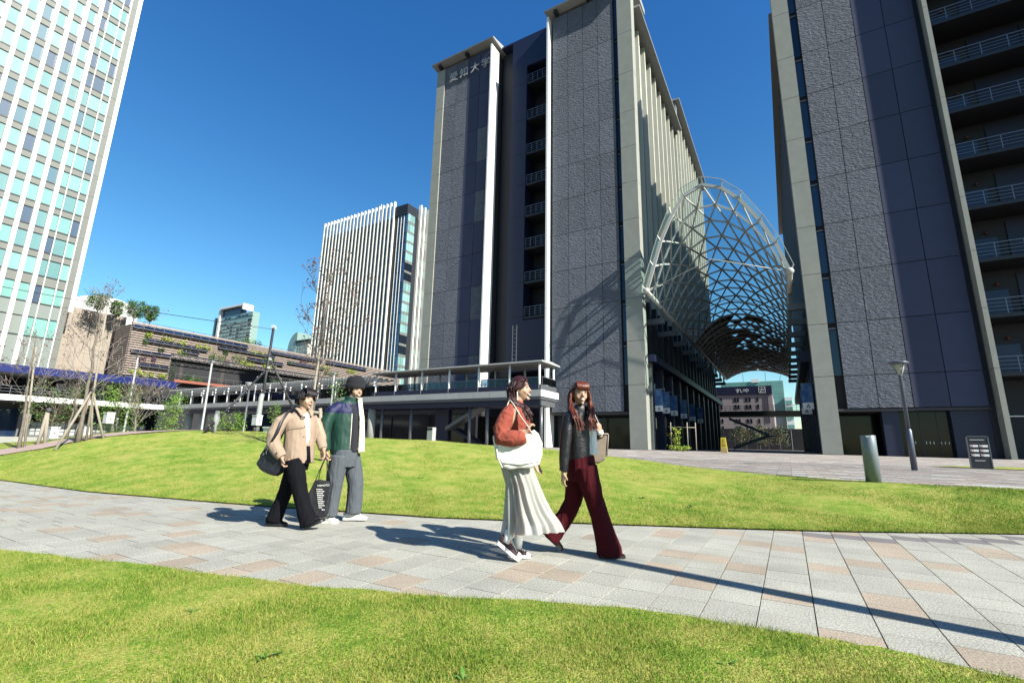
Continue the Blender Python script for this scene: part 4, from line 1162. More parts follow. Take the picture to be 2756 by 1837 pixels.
def bushy(name, label, base, h, w, nclump, nleaf, lmats, seed, trunk_h=.4, trad=.03, cat='tree', lsz=.05, taper=.3, group=None, bark_=None, squash=.75, csz=None):
    """trunk, limbs and a crown of leaves gathered in uneven clumps"""
    r = random.Random(seed); t = E(name, label, cat, base, group=group); B_ = Vector(base)
    m = MB(); tips = []
    pts = [B_ + Vector((r.uniform(-.04,.04)*i, r.uniform(-.04,.04)*i, -.1 + (h*.9)*i/6)) for i in range(7)]
    m.tube(pts, [trad*(1-.12*i) for i in range(7)], 7); m.build('trunk', bark_ or bark_dark, t)
    lm = MB(); fm = MB()
    for k in range(nclump):
        f = trunk_h + (1-trunk_h)*(k+.5)/nclump; a = k*2.4 + r.uniform(-.6,.6)
        ww = w*(1 - taper*abs(f - (trunk_h+1)/2)*2)*math.sqrt(r.uniform(.15,1))
        c = B_ + Vector((math.cos(a)*ww/2, math.sin(a)*ww/2, h*f))
        lm.tube([B_ + Vector((0,0,h*f*.65)), c], [trad*.5, .004], 4, cap=False)
        cs = (csz or w*.2)*r.uniform(.6,1.25)
        for _ in range(nleaf):
            o = Vector((r.gauss(0,1), r.gauss(0,1), r.gauss(0,squash)))*cs*.62
            leaf(fm, c+o, lsz*r.uniform(.6,1.3), r, r.randrange(len(lmats)))
    lm.build('limbs', bark_ or bark_dark, t); fm.build('crown', lmats, t)
    return t

def stakes(name, label, base, feet, head, cross=True, seed=1, rad=.034, wraps=False):
    t = E(name, label, 'tree support', base)
    for f in feet:
        a, b = Vector(f), Vector(head) + (Vector(f)-Vector(head))*.06
        m = MB(); m.tube([a - (b-a)*.06, b + (b-a)*.08], [rad*1.05, rad*.9], 9); m.build('stake', bamboo, t)
    m = MB(); m.tube([Vector(head)+Vector((-.09,0,-.03)), Vector(head)+Vector((.09,0,.03))], .06, 8); m.build('binding', dark_metal, t)
    return t
def meter_box(base, s, label, tilt=0):
    t = E('control_box', label, 'electric box', base)
    m = MB(); x, y, z = base; m.box(x-s*.5, x+s*.5, y-s*.35, y+s*.35, z, z+s*1.15); m.build('case', white_metal, t)
    m = MB(); m.box(x-s*.54, x+s*.54, y-s*.4, y+s*.4, z+s*1.15, z+s*1.24); m.build('lid', white_metal, t)
    m = MB(); m.box(x+s*.5, x+s*.54, y-s*.06, y+s*.06, z+s*.45, z+s*.62); m.build('latch', dark_metal, t)
    return t

# -- big bare tree on the left of the mound, with its props
g0 = tz(-18.08, 5.85)
bare_tree('bare_tree', 'largest bare tree at left, propped by timber stakes, a few dry red leaves left', (-18.08, 5.85, g0), (-18.15, 5.75, 5.25), .05, 1.0, 15, 11, start=.27, leaves=70, lmat=leaf_red, trad=.055, dens=3)
stakes('tree_stakes', 'pale timber props leaning together round the largest bare tree at left', (-18, 5.9, g0), [(-17.55,5.25,g0-.1), (-18.1,6.15,tz(-18.1,6.15)), (-17.72,6.32,tz(-17.72,6.32)), (-18.5,5.9,tz(-18.5,5.9))], (-18.05, 5.92, 2.35))
m = E('tree_pole', 'long slim timber pole tied upright to the largest bare tree at left', 'pole', (-17.95,5.9,g0))
b = MB(); b.tube([(-17.93,5.98,g0-.05), (-18.05,5.85,5.0)], [.036,.026], 8); b.build('shaft', bamboo, m)
meter_box((-17.62, 6.30, 1.38), .26, 'white box strapped to a timber prop of the largest bare tree')
g1 = tz(-20.3, 5.2)
bare_tree('bare_tree', 'slim bare tree tied to a tall pole at the far left edge', (-20.34, 5.21, g1), (-20.4, 5.02, 4.0), .04, .85, 11, 21, start=.3, leaves=35, lmat=leaf_red, trad=.042, dens=3)
b = E('tree_pole', 'tall timber pole supporting the bare tree at the far left edge', 'pole', (-20.25,5.25,g1)); m = MB(); m.tube([(-20.2,5.3,g1-.1),(-20.38,5.06,3.75)], [.032,.024], 8); m.build('shaft', bamboo, b)
stakes('tree_stakes', 'short timber posts standing beside the slim bare tree at far left', (-20.1,5.5,g1), [(-20.05,5.52,g1),(-19.95,5.68,g1)], (-20.02,5.58,1.75), rad=.05)
meter_box((-21.0, 6.1, tz(-21,6.1)+.1), .30, 'white box on the ground left of the propped tree')
g2 = tz(-22.5, 7.0)
bare_tree('bare_tree', 'small bare tree between the two larger bare trees at left', (-22.9, 7.05, g2), (-22.9, 7.1, 3.1), .04, .8, 10, 31, start=.3, leaves=60, lmat=leaf_b, trad=.034, dens=3)
stakes('tree_stakes', 'short timber post and box posts beside the small bare tree at left', (-22.6,7.3,g2), [(-22.5,7.35,g2),(-22.65,7.2,g2)], (-22.6,7.28,1.6), rad=.045)
meter_box((-22.2, 7.35, tz(-22.2,7.35)), .30, 'white box at the foot of the small bare tree at left')
bushy('autumn_tree', 'small tree with sparse brown and green leaves in front of the podium', (-26.5, 7.6, .35), 2.6, 1.9, 24, 100, [leaf_b, leaf_g, leaf_d], 41, trunk_h=.45, lsz=.036, bark_=bark)
bushy('autumn_tree', 'tree with reddish brown leaves cut by the left edge of the picture', (-28.8, 5.2, .3), 4.4, 1.6, 12, 45, [leaf_b, leaf_red], 42, trunk_h=.7, lsz=.06, bark_=bark)
# -- bare tree behind the two men
g3 = tz(-10.75, 8.1)
bare_tree('bare_tree', 'tall bare tree with dry red leaves rising behind the man in the beige jacket', (-10.75, 8.1, g3), (-10.68, 8.18, 5.55), .05, 1.0, 15, 57, start=.3, leaves=260, lmat=leaf_red, trad=.055, dens=3, up=.95, bark_=M('red_grey_bark', (.17,.14,.125), .9, var=.3, vscale=8))
b = E('tree_pole', 'long timber pole tied to the bare tree behind the man in the beige jacket', 'pole', (-10.62,7.97,g3)); m = MB(); m.tube([(-10.62,7.96,g3-.1),(-10.6,8.05,3.48)], [.034,.026], 8); m.build('shaft', bamboo, b)
gs = tz(-9.9,7.9)
t = E('tree_stakes', 'weathered timber frame showing between the two men', 'tree support', (-9.9,7.9,gs))
for p, q in (((-9.87,7.93,gs-.1),(-9.97,7.76,1.8)), ((-10.45,7.75,gs-.1),(-10.2,7.62,1.78))):
    m = MB(); m.tube([p, q], .042, 9); m.build('stake', bamboo, t)
m = MB(); m.tube([(-10.24,7.6,1.7),(-9.93,7.8,1.69)], .036, 8); m.build('rail', bamboo, t)
# -- evergreens and shrubs
bushy('evergreen_tree', 'young green tree with two leaf clumps, left, beyond the pink path', (-22.5, 8.3, tz(-22.5,8.3)-.3), 2.25, 1.25, 18, 150, [leaf_g, leaf_lg, leaf_g], 61, trunk_h=.2, lsz=.034, csz=.30)
bushy('evergreen_tree', 'slim young green tree by the left end of the raised walkway', (-24.6, 11.1, .9), 2.0, .95, 15, 140, [leaf_g, leaf_lg, leaf_g], 62, trunk_h=.1, lsz=.034, csz=.27)
bare_tree('bare_bush', 'leafless many-stemmed bush between the two young green trees', (-20.45, 8.15, tz(-20.45,8.15)), (-20.5, 8.1, 2.35), .03, .75, 16, 63, start=.08, leaves=90, lmat=leaf_b, trad=.035, dens=3, up=1.3, cat='bush')
bushy('evergreen_bush', 'round green bush in the shade beside the slim lamp post', (-21.8, 12.25, 1.0), 1.05, 1.25, 16, 140, [leaf_g, leaf_d, leaf_lg], 64, trunk_h=.35, lsz=.032, cat='bush', csz=.25)
gp = tz(-18.38,12.09)
pl = E('planter', 'white rectangular planter box holding a thin shrub, on the mound behind the lights', 'planter', (-18.38,12.1,gp))
m = MB(); m.box(-18.62,-18.14,11.86,12.34,gp-.1,1.44); m.build('box', white_metal, pl); m = MB(); m.box(-18.65,-18.11,11.83,12.37,1.44,1.50); m.build('rim', white_metal, pl)
bushy('potted_shrub', 'thin upright shrub growing in the white planter box', (-18.38,12.1,1.49), .95, .45, 12, 34, [leaf_g, leaf_d, leaf_lg], 65, trunk_h=.25, trad=.012, lsz=.03, cat='shrub', csz=.12)
gb = tz(-12.9,10.6)
bushy('shrub', 'tall dark green shrub behind the timber frame between the two men', (-12.95,10.7,gb-.1), 2.0, .62, 22, 42, [leaf_d, leaf_g, leaf_d], 66, trunk_h=.12, trad=.015, lsz=.035, cat='shrub', csz=.15, taper=.9)
# -- roof garden trees above the slatted building
for k, (x, y, z, h, w_, sd, lab) in enumerate([(-100,31.2,20.4,4.0,3.4,71,'round dark tree on the roof nearest the glass tower'), (-101,34.1,20.0,4.2,1.6,72,'thin sparse tree on the roof between the round tree and its neighbours'), (-100,36.5,20.2,4.3,2.7,73,'broad dark tree third along the roof from the glass tower'), (-100,39.0,20.0,4.3,2.1,74,'last and loosest of the four dark trees on the roof')]):
    bushy('roof_tree', lab, (x,y,z), h, w_, 26, 90, [leaf_d, leaf_d, leaf_g], sd, trunk_h=.4, trad=.10, lsz=.13, csz=w_*.22, group='trees on the roof garden')
bushy('roof_shrub', 'low green shrubs on the far roof edge behind the light pole', (-97,56,19.6), 1.4, 5.5, 14, 30, [leaf_g, leaf_d], 75, trunk_h=.2, trad=.1, lsz=.18, csz=.7, cat='shrub')
# -- plants growing out of the slats
def clump(root, y, z, wy, hz, mats, seed, n=220, s=.11, x=-94.85):
    r = random.Random(seed); m = MB()
    for _ in range(n):
        yy = y + r.uniform(-.5,.5)*wy; 
        leaf(m, (x + abs(r.gauss(0,.18)), yy, z + r.gauss(0,.33)*hz), s*r.uniform(.6,1.4), r, r.randrange(len(mats)))
    m.build('plant', mats, root, kind='stuff')
for q, (y, z, wy, hz, mt) in enumerate([(37.2,18.1,1.0,.6,'y'),(40.2,17.9,2.0,.6,'y'),(42.6,17.6,1.4,.8,'y'),(42.9,15.9,1.6,.9,'y'),(46.3,17.6,2.8,.7,'y'),(48.0,16.0,1.2,1.4,'g'),(49.6,16.0,2.4,1.6,'g'),(36.0,11.6,1.7,.6,'y'),(38.0,11.3,2.2,.6,'y'),(40.3,11.3,1.4,.6,'y'),(36.9,17.0,.8,.7,'g'),(53.5,16.4,3.4,1.4,'g'),(55,15.7,3.0,.8,'y'),(57,18.3,3.6,.8,'y'),(59.5,17.6,2.6,1.0,'g'),(60,16,3,.8,'y'),(68,18.4,2.0,.8,'p'),(73,17.6,4.5,.9,'y'),(76,16.6,4,1.0,'g'),(82,18,3,.8,'y'),(36.8,13.9,1.4,.8,'p'),(38.6,14.0,.7,.9,'p'),(51,15.5,1.2,.7,'p'),(44.3,11.6,1.6,1.3,'d'),(45.6,11.4,2.4,.9,'g'),(62,12.9,9,.7,'d'),(41.7,12.2,1.3,2.4,'d'),(39.5,15.9,1.0,.5,'d'),(50.5,17.3,1.0,.7,'d'),(65,17.4,1.4,.7,'g')]):
    clump(G, y, z, wy, hz, {'y':[leaf_y,leaf_lg],'g':[leaf_g,leaf_d],'p':[leaf_p,leaf_red],'d':[leaf_d,leaf_d]}[mt], 300+q, n=max(160, int(90*wy)))

# ================================================================== LIGHT STRING TRIPOD
tri = E('light_pole', 'black tripod pole wound with small lights standing on the mound left of the men', 'pole', (-16.1,10.05,tz(-16.1,10.05)))
bk = M('black_wrapped_pole', (.02,.02,.026), .6, bump=.5, bscale=40)
topz = 5.01; gt = tz(-16.12,10.05)
m = MB(); m.tube([(-16.12,10.05,gt-.1),(-16.08,10.13,topz)], [.055,.045], 9); m.build('mast', bk, tri)
legs = [((-16.03,8.18,tz(-16.03,8.18)-.05),(-16.08,10.13,3.53)), ((-16.06,12.0,tz(-16.06,12.0)),(-16.06,10.15,3.84)), ((-17.6,10.6,tz(-17.6,10.6)),(-16.08,10.13,3.6))]
for a, b_ in legs[:2]:
    m = MB(); m.tube([a, b_], .042, 9); m.build('leg', bk, tri)
bulb = M('small_white_bulb', (.75,.75,.72), .4)
r = random.Random(5); m = MB()
for a, b_ in legs[:2] + [((-16.12,10.05,1.6),(-16.08,10.13,topz))]:
    a, b_ = Vector(a), Vector(b_)
    for k in range(34):
        p = a.lerp(b_, .06+.93*k/33) + Vector((r.uniform(-.06,.06), r.uniform(-.06,.06), r.uniform(-.05,.05)))
        m.lathe([(.001,-.014),(.013,0),(.001,.016)], p, 5)
m.build('bulbs', bulb, tri, kind='stuff')
m = MB()
for k in range(26):
    p = Vector((-16.08,10.13,topz)) + Vector((r.uniform(-.09,.09), r.uniform(-.09,.09), r.uniform(-.03,.1))); m.lathe([(.001,-.02),(.02,0),(.001,.022)], p, 5)
m.build('bulb_cluster', bulb, tri)
m = MB(); m.tube([(-16.13,10.03,gt+.05),(-16.12,10.03,gt+.6),(-16.03,9.98,gt+1.2),(-16.1,10.05,2.55)], [.09,.09,.085,.08], 9); m.build('grey_sleeve', cloth_wrap, tri)
for z, (x, y) in ((3.84,(-16.07,10.14)), (3.53,(-16.08,10.13))):
    m = MB(); m.lathe([(.03,-.06),(.07,-.03),(.07,.03),(.03,.06)], (x,y,z), 10); m.build('clamp', cloth_wrap, tri)
gq = tz(-16.05,8.58)
sp = E('stake_post', 'short grey wrapped post holding the left leg of the light tripod', 'post', (-16.05,8.58,gq))
m = MB(); m.lathe([(.045,-.1),(.045,.25),(.09,.34),(.10,.5),(.07,.62),(.06,.7),(.01,.72)], (-16.05,8.58,gq), 10); m.build('post', cloth_wrap, sp)
cb = meter_box((-16.1,9.98,gt+.25), .28, 'white control box hung on the foot of the black light tripod')
m = MB(); m.tube([(-16.1,9.92,gt-.05),(-16.12,9.95,gt+.26)], .05, 8); m.build('leg', dark_metal, cb)
m = MB(); a, b_ = Vector((-16.08,10.13,4.96)), Vector((-34.2,-4.0,8.9))
m.tube([a.lerp(b_, i/20) - Vector((0,0,.55*math.sin(math.pi*i/20))) for i in range(21)], .011, 5)
tag(m.build('light_cable', dark_metal), 'thin black cable running from the tripod top to the left edge', 'cable')

# ================================================================== LAMPS, BOLLARDS, SIGNS, BANNERS
lampm = M('blue_grey_lamp_paint', (.13,.15,.20), .4, metal=.3)
L1 = E('street_lamp', 'blue grey street lamp with a cone head on the right forecourt', 'street lamp', (3.39,19.71,.48))
m = MB(); m.lathe([(.085,-.05),(.085,1.25),(.06,1.28),(.055,1.3)], (3.39,19.71,.48), 14); m.build('base_sleeve', lampm, L1)
m = MB(); m.lathe([(.058,1.28),(.05,3.0),(.06,3.02),(.04,3.06)], (3.39,19.71,.48), 14); m.build('pole', lampm, L1)
m = MB(); m.lathe([(.05,3.02),(.11,3.2),(.17,3.38),(.16,3.40),(.03,3.1)], (3.39,19.71,.48), 16); m.build('reflector', M('lamp_lens', (.62,.60,.48), .3), L1)
m = MB()
for k in range(4):
    a = k*math.pi/2+.4; m.beam((3.39+.05*math.cos(a),19.71+.05*math.sin(a),3.52), (3.39+.25*math.cos(a),19.71+.25*math.sin(a),3.9), .02)
m.build('arm', lampm, L1)
m = MB(); m.lathe([(.02,3.38),(.27,3.40),(.29,3.44),(.26,3.47),(.02,3.5)], (3.39,19.71,.48), 20); m.build('disc_shade', lampm, L1)
L0 = E('street_lamp', 'tall slim lamp post just outside the right edge, casting the long thin shadow', 'street lamp', (3.62,3.72,0))
m = MB(); m.lathe([(.12,-.05),(.12,1.2),(.10,1.23),(.085,5.1)], (3.62,3.66,0), 12); m.build('pole', lampm, L0)
m = MB(); m.lathe([(.07,5.1),(.12,5.25),(.02,5.3)], (3.62,3.66,0), 14); m.build('head', lampm, L0)
def slim_lamp(label, x, y, z0, h, head):
    t = E('street_lamp', label, 'street lamp', (x,y,z0))
    m = MB(); m.lathe([(.075,-.6),(.075,.9),(.055,.93),(.045,h)], (x,y,z0), 10); m.build('pole', grey_metal if head == 'cone' else fascia_m, t)
    m = MB()
    if head == 'cone': m.lathe([(.06,h-.05),(.10,h+.02),(.24,h+.26),(.24,h+.30),(.02,h+.32)], (x,y,z0), 14)
    else: m.box(x-.26, x+.10, y-.07, y+.07, z0+h, z0+h+.06)
    m.build('head', cloth_wrap, t)
slim_lamp('tall slim pale lamp post in front of the slatted building', -26.73, 13.61, .5, 4.5, 'flat')
slim_lamp('lamp post with a cone head left of the black tripod', -25.8, 15.3, .5, 3.25, 'cone')
slim_lamp('slim lamp post rising by the two young green trees at left', -34.5, 13.2, .4, 5.4, 'flat')
slim_lamp('slim lamp post behind the bare tree at centre left', -21.6, 17.5, .5, 4.1, 'flat')
Bo = E('bollard', 'thick brushed steel bollard at the edge of the lawn on the right', 'bollard', (1.45,12.42,.38))
m = MB(); m.lathe([(.135,-.1),(.135,.985),(.132,.99),(.01,.992)], (1.45,12.42,.38), 28); m.build('cylinder', M('bollard_steel', (.26,.31,.34), .42, metal=.35, var=.1, vscale=10), Bo)
m = MB(); m.box(1.40,1.46,12.283,12.287,1.335,1.355); m.build('label_plate', white_metal, Bo)
gb_ = tz(-11.14,13.5)
Bo2 = E('bollard', 'small pale bollard on the crest of the lawn before the walkway stairs', 'bollard', (-11.14,13.5,gb_))
m = MB(); m.box(-11.26,-11.02,13.40,13.60,gb_-.1,gb_+.50); m.build('body', M('pale_bollard_paint', (.50,.52,.52), .5), Bo2)
m = MB(); m.box(-11.26,-11.02,13.395,13.399,gb_+.40,gb_+.48); m.build('lamp_slot', dark_metal, Bo2)
Sg = E('information_board', 'dark standing notice board with rows of red and white pictograms on the right', 'sign', (5.87,23.25,.5))
m = MB(); m.box(5.60,6.14,23.2,23.26,.45,1.62); m.build('panel', M('black_board', (.016,.02,.03), .4), Sg)
m = MB(); m.box(5.57,5.60,23.19,23.27,.45,1.65); m.box(6.14,6.17,23.19,23.27,.45,1.65); m.box(5.57,6.17,23.19,23.27,1.62,1.65); m.build('frame', grey_metal, Sg)
redm = M('sign_red', (.55,.04,.05), .5)
for j in range(3):
    for i in range(2):
        x, z = 5.64+i*.255, 1.30-j*.16
        m = MB(); m.box(x, x+.22, 23.19, 23.199, z-.04, z+.04); m.build('notice', white_metal, Sg)
        m = MB(); m.tube([(x+.045,23.186,z),(x+.045,23.189,z)], .038, 12); m.build('pictogram', redm, Sg)
        m = MB(); m.tube([(x+.045,23.183,z),(x+.045,23.1855,z)], .022, 12); m.build('pictogram', white_metal, Sg)
for j in range(4): ub('text_line', white_metal, Sg, 5.66+.05*(j>1), 6.06-.03*j, 23.19, 23.199, 1.52-.02*j if j < 2 else .86-.03*j, 1.528-.02*j if j < 2 else .868-.03*j)
Yl = E('standing_sign', 'small yellow standing sign at the mouth of the passage', 'sign', (-4.28,39.77,.66))
m = MB(); m.prism([(-4.52,.66),(-4.04,.66),(-4.07,1.02),(-4.49,1.02)], 'y', 39.6, 39.95); m.build('base', M('sign_base', (.62,.45,.16), .6), Yl)
m = MB(); m.prism([(-4.50,1.02),(-4.06,1.02),(-4.13,1.80),(-4.46,1.80)], 'y', 39.70, 39.86); m.build('board', M('yellow_sign', (.72,.62,.05), .5), Yl)
for z in (1.62, 1.42):
    m = MB(); m.tube([(-4.29,39.69,z),(-4.29,39.698,z)], .09, 14); m.build('pictogram', redm, Yl)
    m = MB(); m.tube([(-4.29,39.682,z),(-4.29,39.689,z)], .06, 14); m.build('pictogram', bpy.data.materials['yellow_sign'], Yl)
ub('text_line', redm, Yl, -4.42, -4.16, 39.69, 39.698, 1.22, 1.27); ub('text_line', redm, Yl, -4.40, -4.18, 39.69, 39.698, 1.12, 1.16)
# banners hung along the passage
bann = M('blue_sky_banner', (.03,.12,.36), .7, col2=(.16,.32,.52), c2scale=1.6, c2lo=.4, c2hi=.65)
def banner(label, x, y, w_, zt, zb, ang=0, group='blue banners along the left wall of the passage'):
    t = E('banner', label, 'banner', (x,y,zb), group=group)
    m = MB(); m.box(x-w_/2, x+w_/2, y-.01, y+.01, zb+.55, zt); m.build('cloth', bann, t)
    m = MB(); m.box(x-w_/2, x+w_/2, y-.01, y+.01, zb, zb+.55); m.build('white_foot', white_metal, t)
    m = MB(); a = w_*.2; m.prism([(x-a,zb+.12),(x+a,zb+.12),(x,zb+.46)], 'y', y-.02, y-.012); m.build('emblem', M('emblem_navy', (.01,.03,.16), .5) if 'emblem_navy' not in bpy.data.materials else bpy.data.materials['emblem_navy'], t)
    m = MB(); m.prism([(x-a*.42,zb+.17),(x+a*.42,zb+.17),(x,zb+.31)], 'y', y-.028, y-.021); m.build('emblem_gap', white_metal, t)
    m = MB(); m.beam((x-w_/2-.05,y,zt), (x+w_/2+.25,y,zt), .05); m.build('bracket', grey_metal, t)
for k, y in enumerate([47.6, 50.6, 54.6, 60.2, 66.4, 72.7]):
    banner(['nearest and brightest blue banner on the left of the passage','second blue banner from the front on the left of the passage','third blue banner from the front on the left of the passage','fourth blue banner from the front on the left of the passage','fifth blue banner from the front, deep in shade','last blue banner on the left, deepest in shade'][k], -10.7 if k else -10.75, y, .75, 6.6, 4.4)
banner('front blue banner on the right wall of the passage', 1.75, 47.5, .8, 6.6, 4.4, group='blue banners on the right wall of the passage')
banner('rear blue banner on the right wall, mostly hidden by the front one', 1.72, 51.0, .8, 6.4, 4.2, group='blue banners on the right wall of the passage')
# planting in the passage mouth
bushy('sapling', 'thin sapling with yellow green leaves inside the white stake frame', (-8.6,44.0,.68), 2.0, .8, 8, 26, [leaf_lg, leaf_y], 81, trunk_h=.3, trad=.02, lsz=.09, csz=.2)
fr = E('sapling_support', 'pale stake frame round the sapling at the passage mouth', 'tree support', (-8.2,44.1,.68))
for x in (-9.02, -7.62, -6.98):
    m = MB(); m.tube([(x,44.0+.3*(x>-7.2),.6),(x+.02,44.0+.3*(x>-7.2),3.15)], .045, 7); m.build('stake', bamboo, fr)
m = MB(); m.tube([(-9.2,44.0,2.75),(-6.9,44.15,2.7)], .035, 6); m.build('rail', bamboo, fr)
bushy('low_hedge', 'low clipped green mound at the foot of the stake frame', (-8.3,43.8,.66), .42, 1.75, 16, 60, [leaf_lg, leaf_g, leaf_y], 82, trunk_h=.25, trad=.03, lsz=.07, cat='hedge', csz=.24, squash=.45)

for k, (x, y, h, lab) in enumerate([(-9.2,118,4.6,'dark tree under the left end of the footbridge'), (-5.6,121,5.2,'dark tree under the middle of the footbridge'), (-1.6,117.5,5.0,'dark tree under the right end of the footbridge')]):
    bushy('street_tree', lab, (x,y,.7), h, 3.6, 16, 60, [leaf_d, leaf_d, leaf_b], 90+k, trunk_h=.3, trad=.12, lsz=.17, csz=.8)
hd = E('dark_hoarding', 'dark wall low behind the footbridge trees', 'wall', (-5,128,.6))
for k in range(9): ub('wall_panel', shaded_wall, hd, -16+k*2.4, -13.65+k*2.4, 128, 128.2, .6, 5.6)
# ================================================================== PEOPLE
def remeshed(name, mb, mats, parent, voxel=.007, it=3, wr=0.0, ws=9.0, st=(1,1,1), seed=0, fold=None, matfn=None):
    me = mb.mesh(name, mats, (0,0,0)); o = bpy.data.objects.new(name, me); COL.objects.link(o)
    r_ = o.modifiers.new('r', 'REMESH'); r_.mode = 'VOXEL'; r_.voxel_size = voxel; r_.use_smooth_shade = True
    if it:
        s_ = o.modifiers.new('s', 'SMOOTH'); s_.iterations = it; s_.factor = .5
    dg = bpy.context.evaluated_depsgraph_get()
    m2 = bpy.data.meshes.new_from_object(o.evaluated_get(dg)); o.modifiers.clear(); o.data = m2; bpy.data.meshes.remove(me)
    m2.name = name; m2.materials.clear()
    for m in (mats if isinstance(mats, (list, tuple)) else [mats]): m2.materials.append(m)
    if wr:
        n = len(m2.vertices); co = np.empty(n*3); nr = np.empty(n*3)
        m2.vertices.foreach_get('co', co); m2.vertices.foreach_get('normal', nr)
        co = co.reshape(-1,3); nr = nr.reshape(-1,3); off = Vector((seed*3.1, seed*1.7, seed*.9))
        d = np.array([noise.noise(Vector((p[0]*ws*st[0], p[1]*ws*st[1], p[2]*ws*st[2])) + off) + .5*noise.noise(Vector((p[0]*ws*2.2*st[0], p[1]*ws*2.2*st[1], p[2]*ws*2.2*st[2])) + off) for p in co])
        d = 1 - 2*np.abs(d)                      # ridged: reads as folds
        if fold is not None: d = d + np.array([fold(p) for p in co])
        co = co + nr * (d*wr)[:, None]; m2.vertices.foreach_set('co', co.reshape(-1)); m2.update()
    if matfn:
        idx = [matfn(p.center) for p in m2.polygons]; m2.polygons.foreach_set('material_index', idx)
    m2.polygons.foreach_set('use_smooth', [True]*len(m2.polygons))
    o.parent = parent
    return o

def V3(*a): return Vector(a)
def local(name, mb, mats, parent):
    o = bpy.data.objects.new(name, mb.mesh(name, mats)); COL.objects.link(o); o.parent = parent; return o

def fingers(mb, w, d, n, curl=.5, s=1.0):
    w, d, n = Vector(w), Vector(d).normalized(), Vector(n).normalized(); sd = d.cross(n).normalized(); n = sd.cross(d)
    mb.tube([w - d*.05, w, w + d*.03*s, w + d*.085*s], [(.024,.022),(.024,.020),(.040*s,.017*s),(.040*s,.014*s)], 10, side=sd)
    for i, L in enumerate((.066,.074,.069,.054)):
        p = w + d*.078*s + sd*(.029-.019*i)*s; q = [p - d*.02]; e = d.copy(); ang = 0
        for k in range(3):
            ang += curl*(.75 + .3*k); e = d*math.cos(ang) + n*math.sin(ang); p = p + e*(L*s*(.42,.32,.26)[k]); q.append(p)
        mb.tube(q, [.0092*s,.0092*s,.0085*s,.0068*s], 7)
    p = w + d*.022*s + sd*.032*s; e = (d*.75 + sd*.55 + n*.45).normalized()
    mb.tube([p - e*.02, p + e*.034*s, p + e*.034*s + (d*.9+n*.5).normalized()*.027*s], [.013*s,.0105*s,.0078*s], 7)

def head_parts(mb, c, yaw, s=1.0, pitch=0.0):
    Rm = Matrix.Rotation(yaw, 3, 'Z') @ Matrix.Rotation(-pitch, 3, 'Y'); c = Vector(c)
    def T(x, y, z): return c + Rm @ (Vector((x, y, z))*s)
    b = len(mb.v); nu, nv = 28, 20
    for j in range(nv+1):
        th = math.pi*j/nv; zz = -math.cos(th); rr = math.sin(th)
        for i in range(nu):
            ph = 2*math.pi*i/nu; X, Y_ = math.cos(ph)*rr, math.sin(ph)*rr
            x, y, z = X*.096, Y_*.077, zz*.118
            if zz < 0:
                t = -zz; y *= 1 - .36*t**1.6; 
                x = x*(1-.10*t) + .022*t**1.3 if X > 0 else x*(1-.30*t) + .03*t
            if X > .3 and -.75 < zz < .35: x *= 1 - .07*(1-abs(Y_))*0 - .05*max(0, .3-abs(zz-.05))*2
            if X > 0 and abs(zz-.02) < .16 and .25 < abs(Y_) < .62: x -= .006
            mb.v.append(tuple(T(x, y, z)))
    for j in range(nv):
        for i in range(nu):
            a0 = b+j*nu+i; a1 = b+j*nu+(i+1)%nu; mb.f.append((a0,a1,a1+nu,a0+nu)); mb.m.append(0); mb.sm.append(True)
    mb.f.append(tuple(b+i for i in range(nu-1,-1,-1))); mb.m.append(0); mb.sm.append(True)
    mb.f.append(tuple(b+nv*nu+i for i in range(nu))); mb.m.append(0); mb.sm.append(True)
    mb.tube([T(.085,0,.022), T(.098,0,-.004), T(.112,0,-.022), T(.092,0,-.034)], [.008,.0105,.0135,.009], 8)         # nose
    for q in (-1, 1):
        mb.tube([T(.096,q*.011,-.026), T(.086,q*.013,-.03)], [.008,.007], 6)
        mb.tube([T(-.002,q*.074,-.028), T(-.010,q*.085,.0), T(-.004,q*.084,.022), T(.004,q*.076,.02)], [.008,.011,.010,.007], 7)  # ears
        mb.tube([T(.078,q*.012,.036), T(.072,q*.048,.034)], [.009,.007], 6)                                           # brow
        mb.tube([T(.070,q*.030,-.05), T(.060,q*.050,-.02)], [.018,.016], 7)                                           # cheek
    mb.tube([T(.094,-.016,-.060), T(.100,0,-.058), T(.094,.016,-.060)], [.006,.008,.006], 6)
    mb.tube([T(.070,-.012,-.098), T(.086,0,-.100), T(.070,.012,-.098)], [.014,.017,.014], 7)                           # chin
    return T

skin_m = M('warm_skin', (.60,.37,.255), .5, var=.05, vscale=25, local=True)
skin_m.node_tree.nodes['Principled BSDF'].inputs['Subsurface Weight'].default_value = .08
skin_m.node_tree.nodes['Principled BSDF'].inputs['Subsurface Radius'].default_value = (.02,.008,.004)
lip_m = M('lip', (.50,.17,.14), .4); teeth_m = M('teeth', (.80,.78,.72), .3); eye_m = M('dark_eye', (.012,.009,.008), .2); brow_m = M('brow_hair', (.035,.022,.018), .8)
hair_black = M('black_hair', (.016,.011,.014), .5, spec=.25, local=True); hair_brown = M('reddish_brown_hair', (.17,.036,.016), .42, spec=.35, var=.5, vscale=30, local=True)
hair_plum = M('dark_plum_hair', (.05,.012,.014), .42, spec=.35, var=.4, vscale=30, local=True)

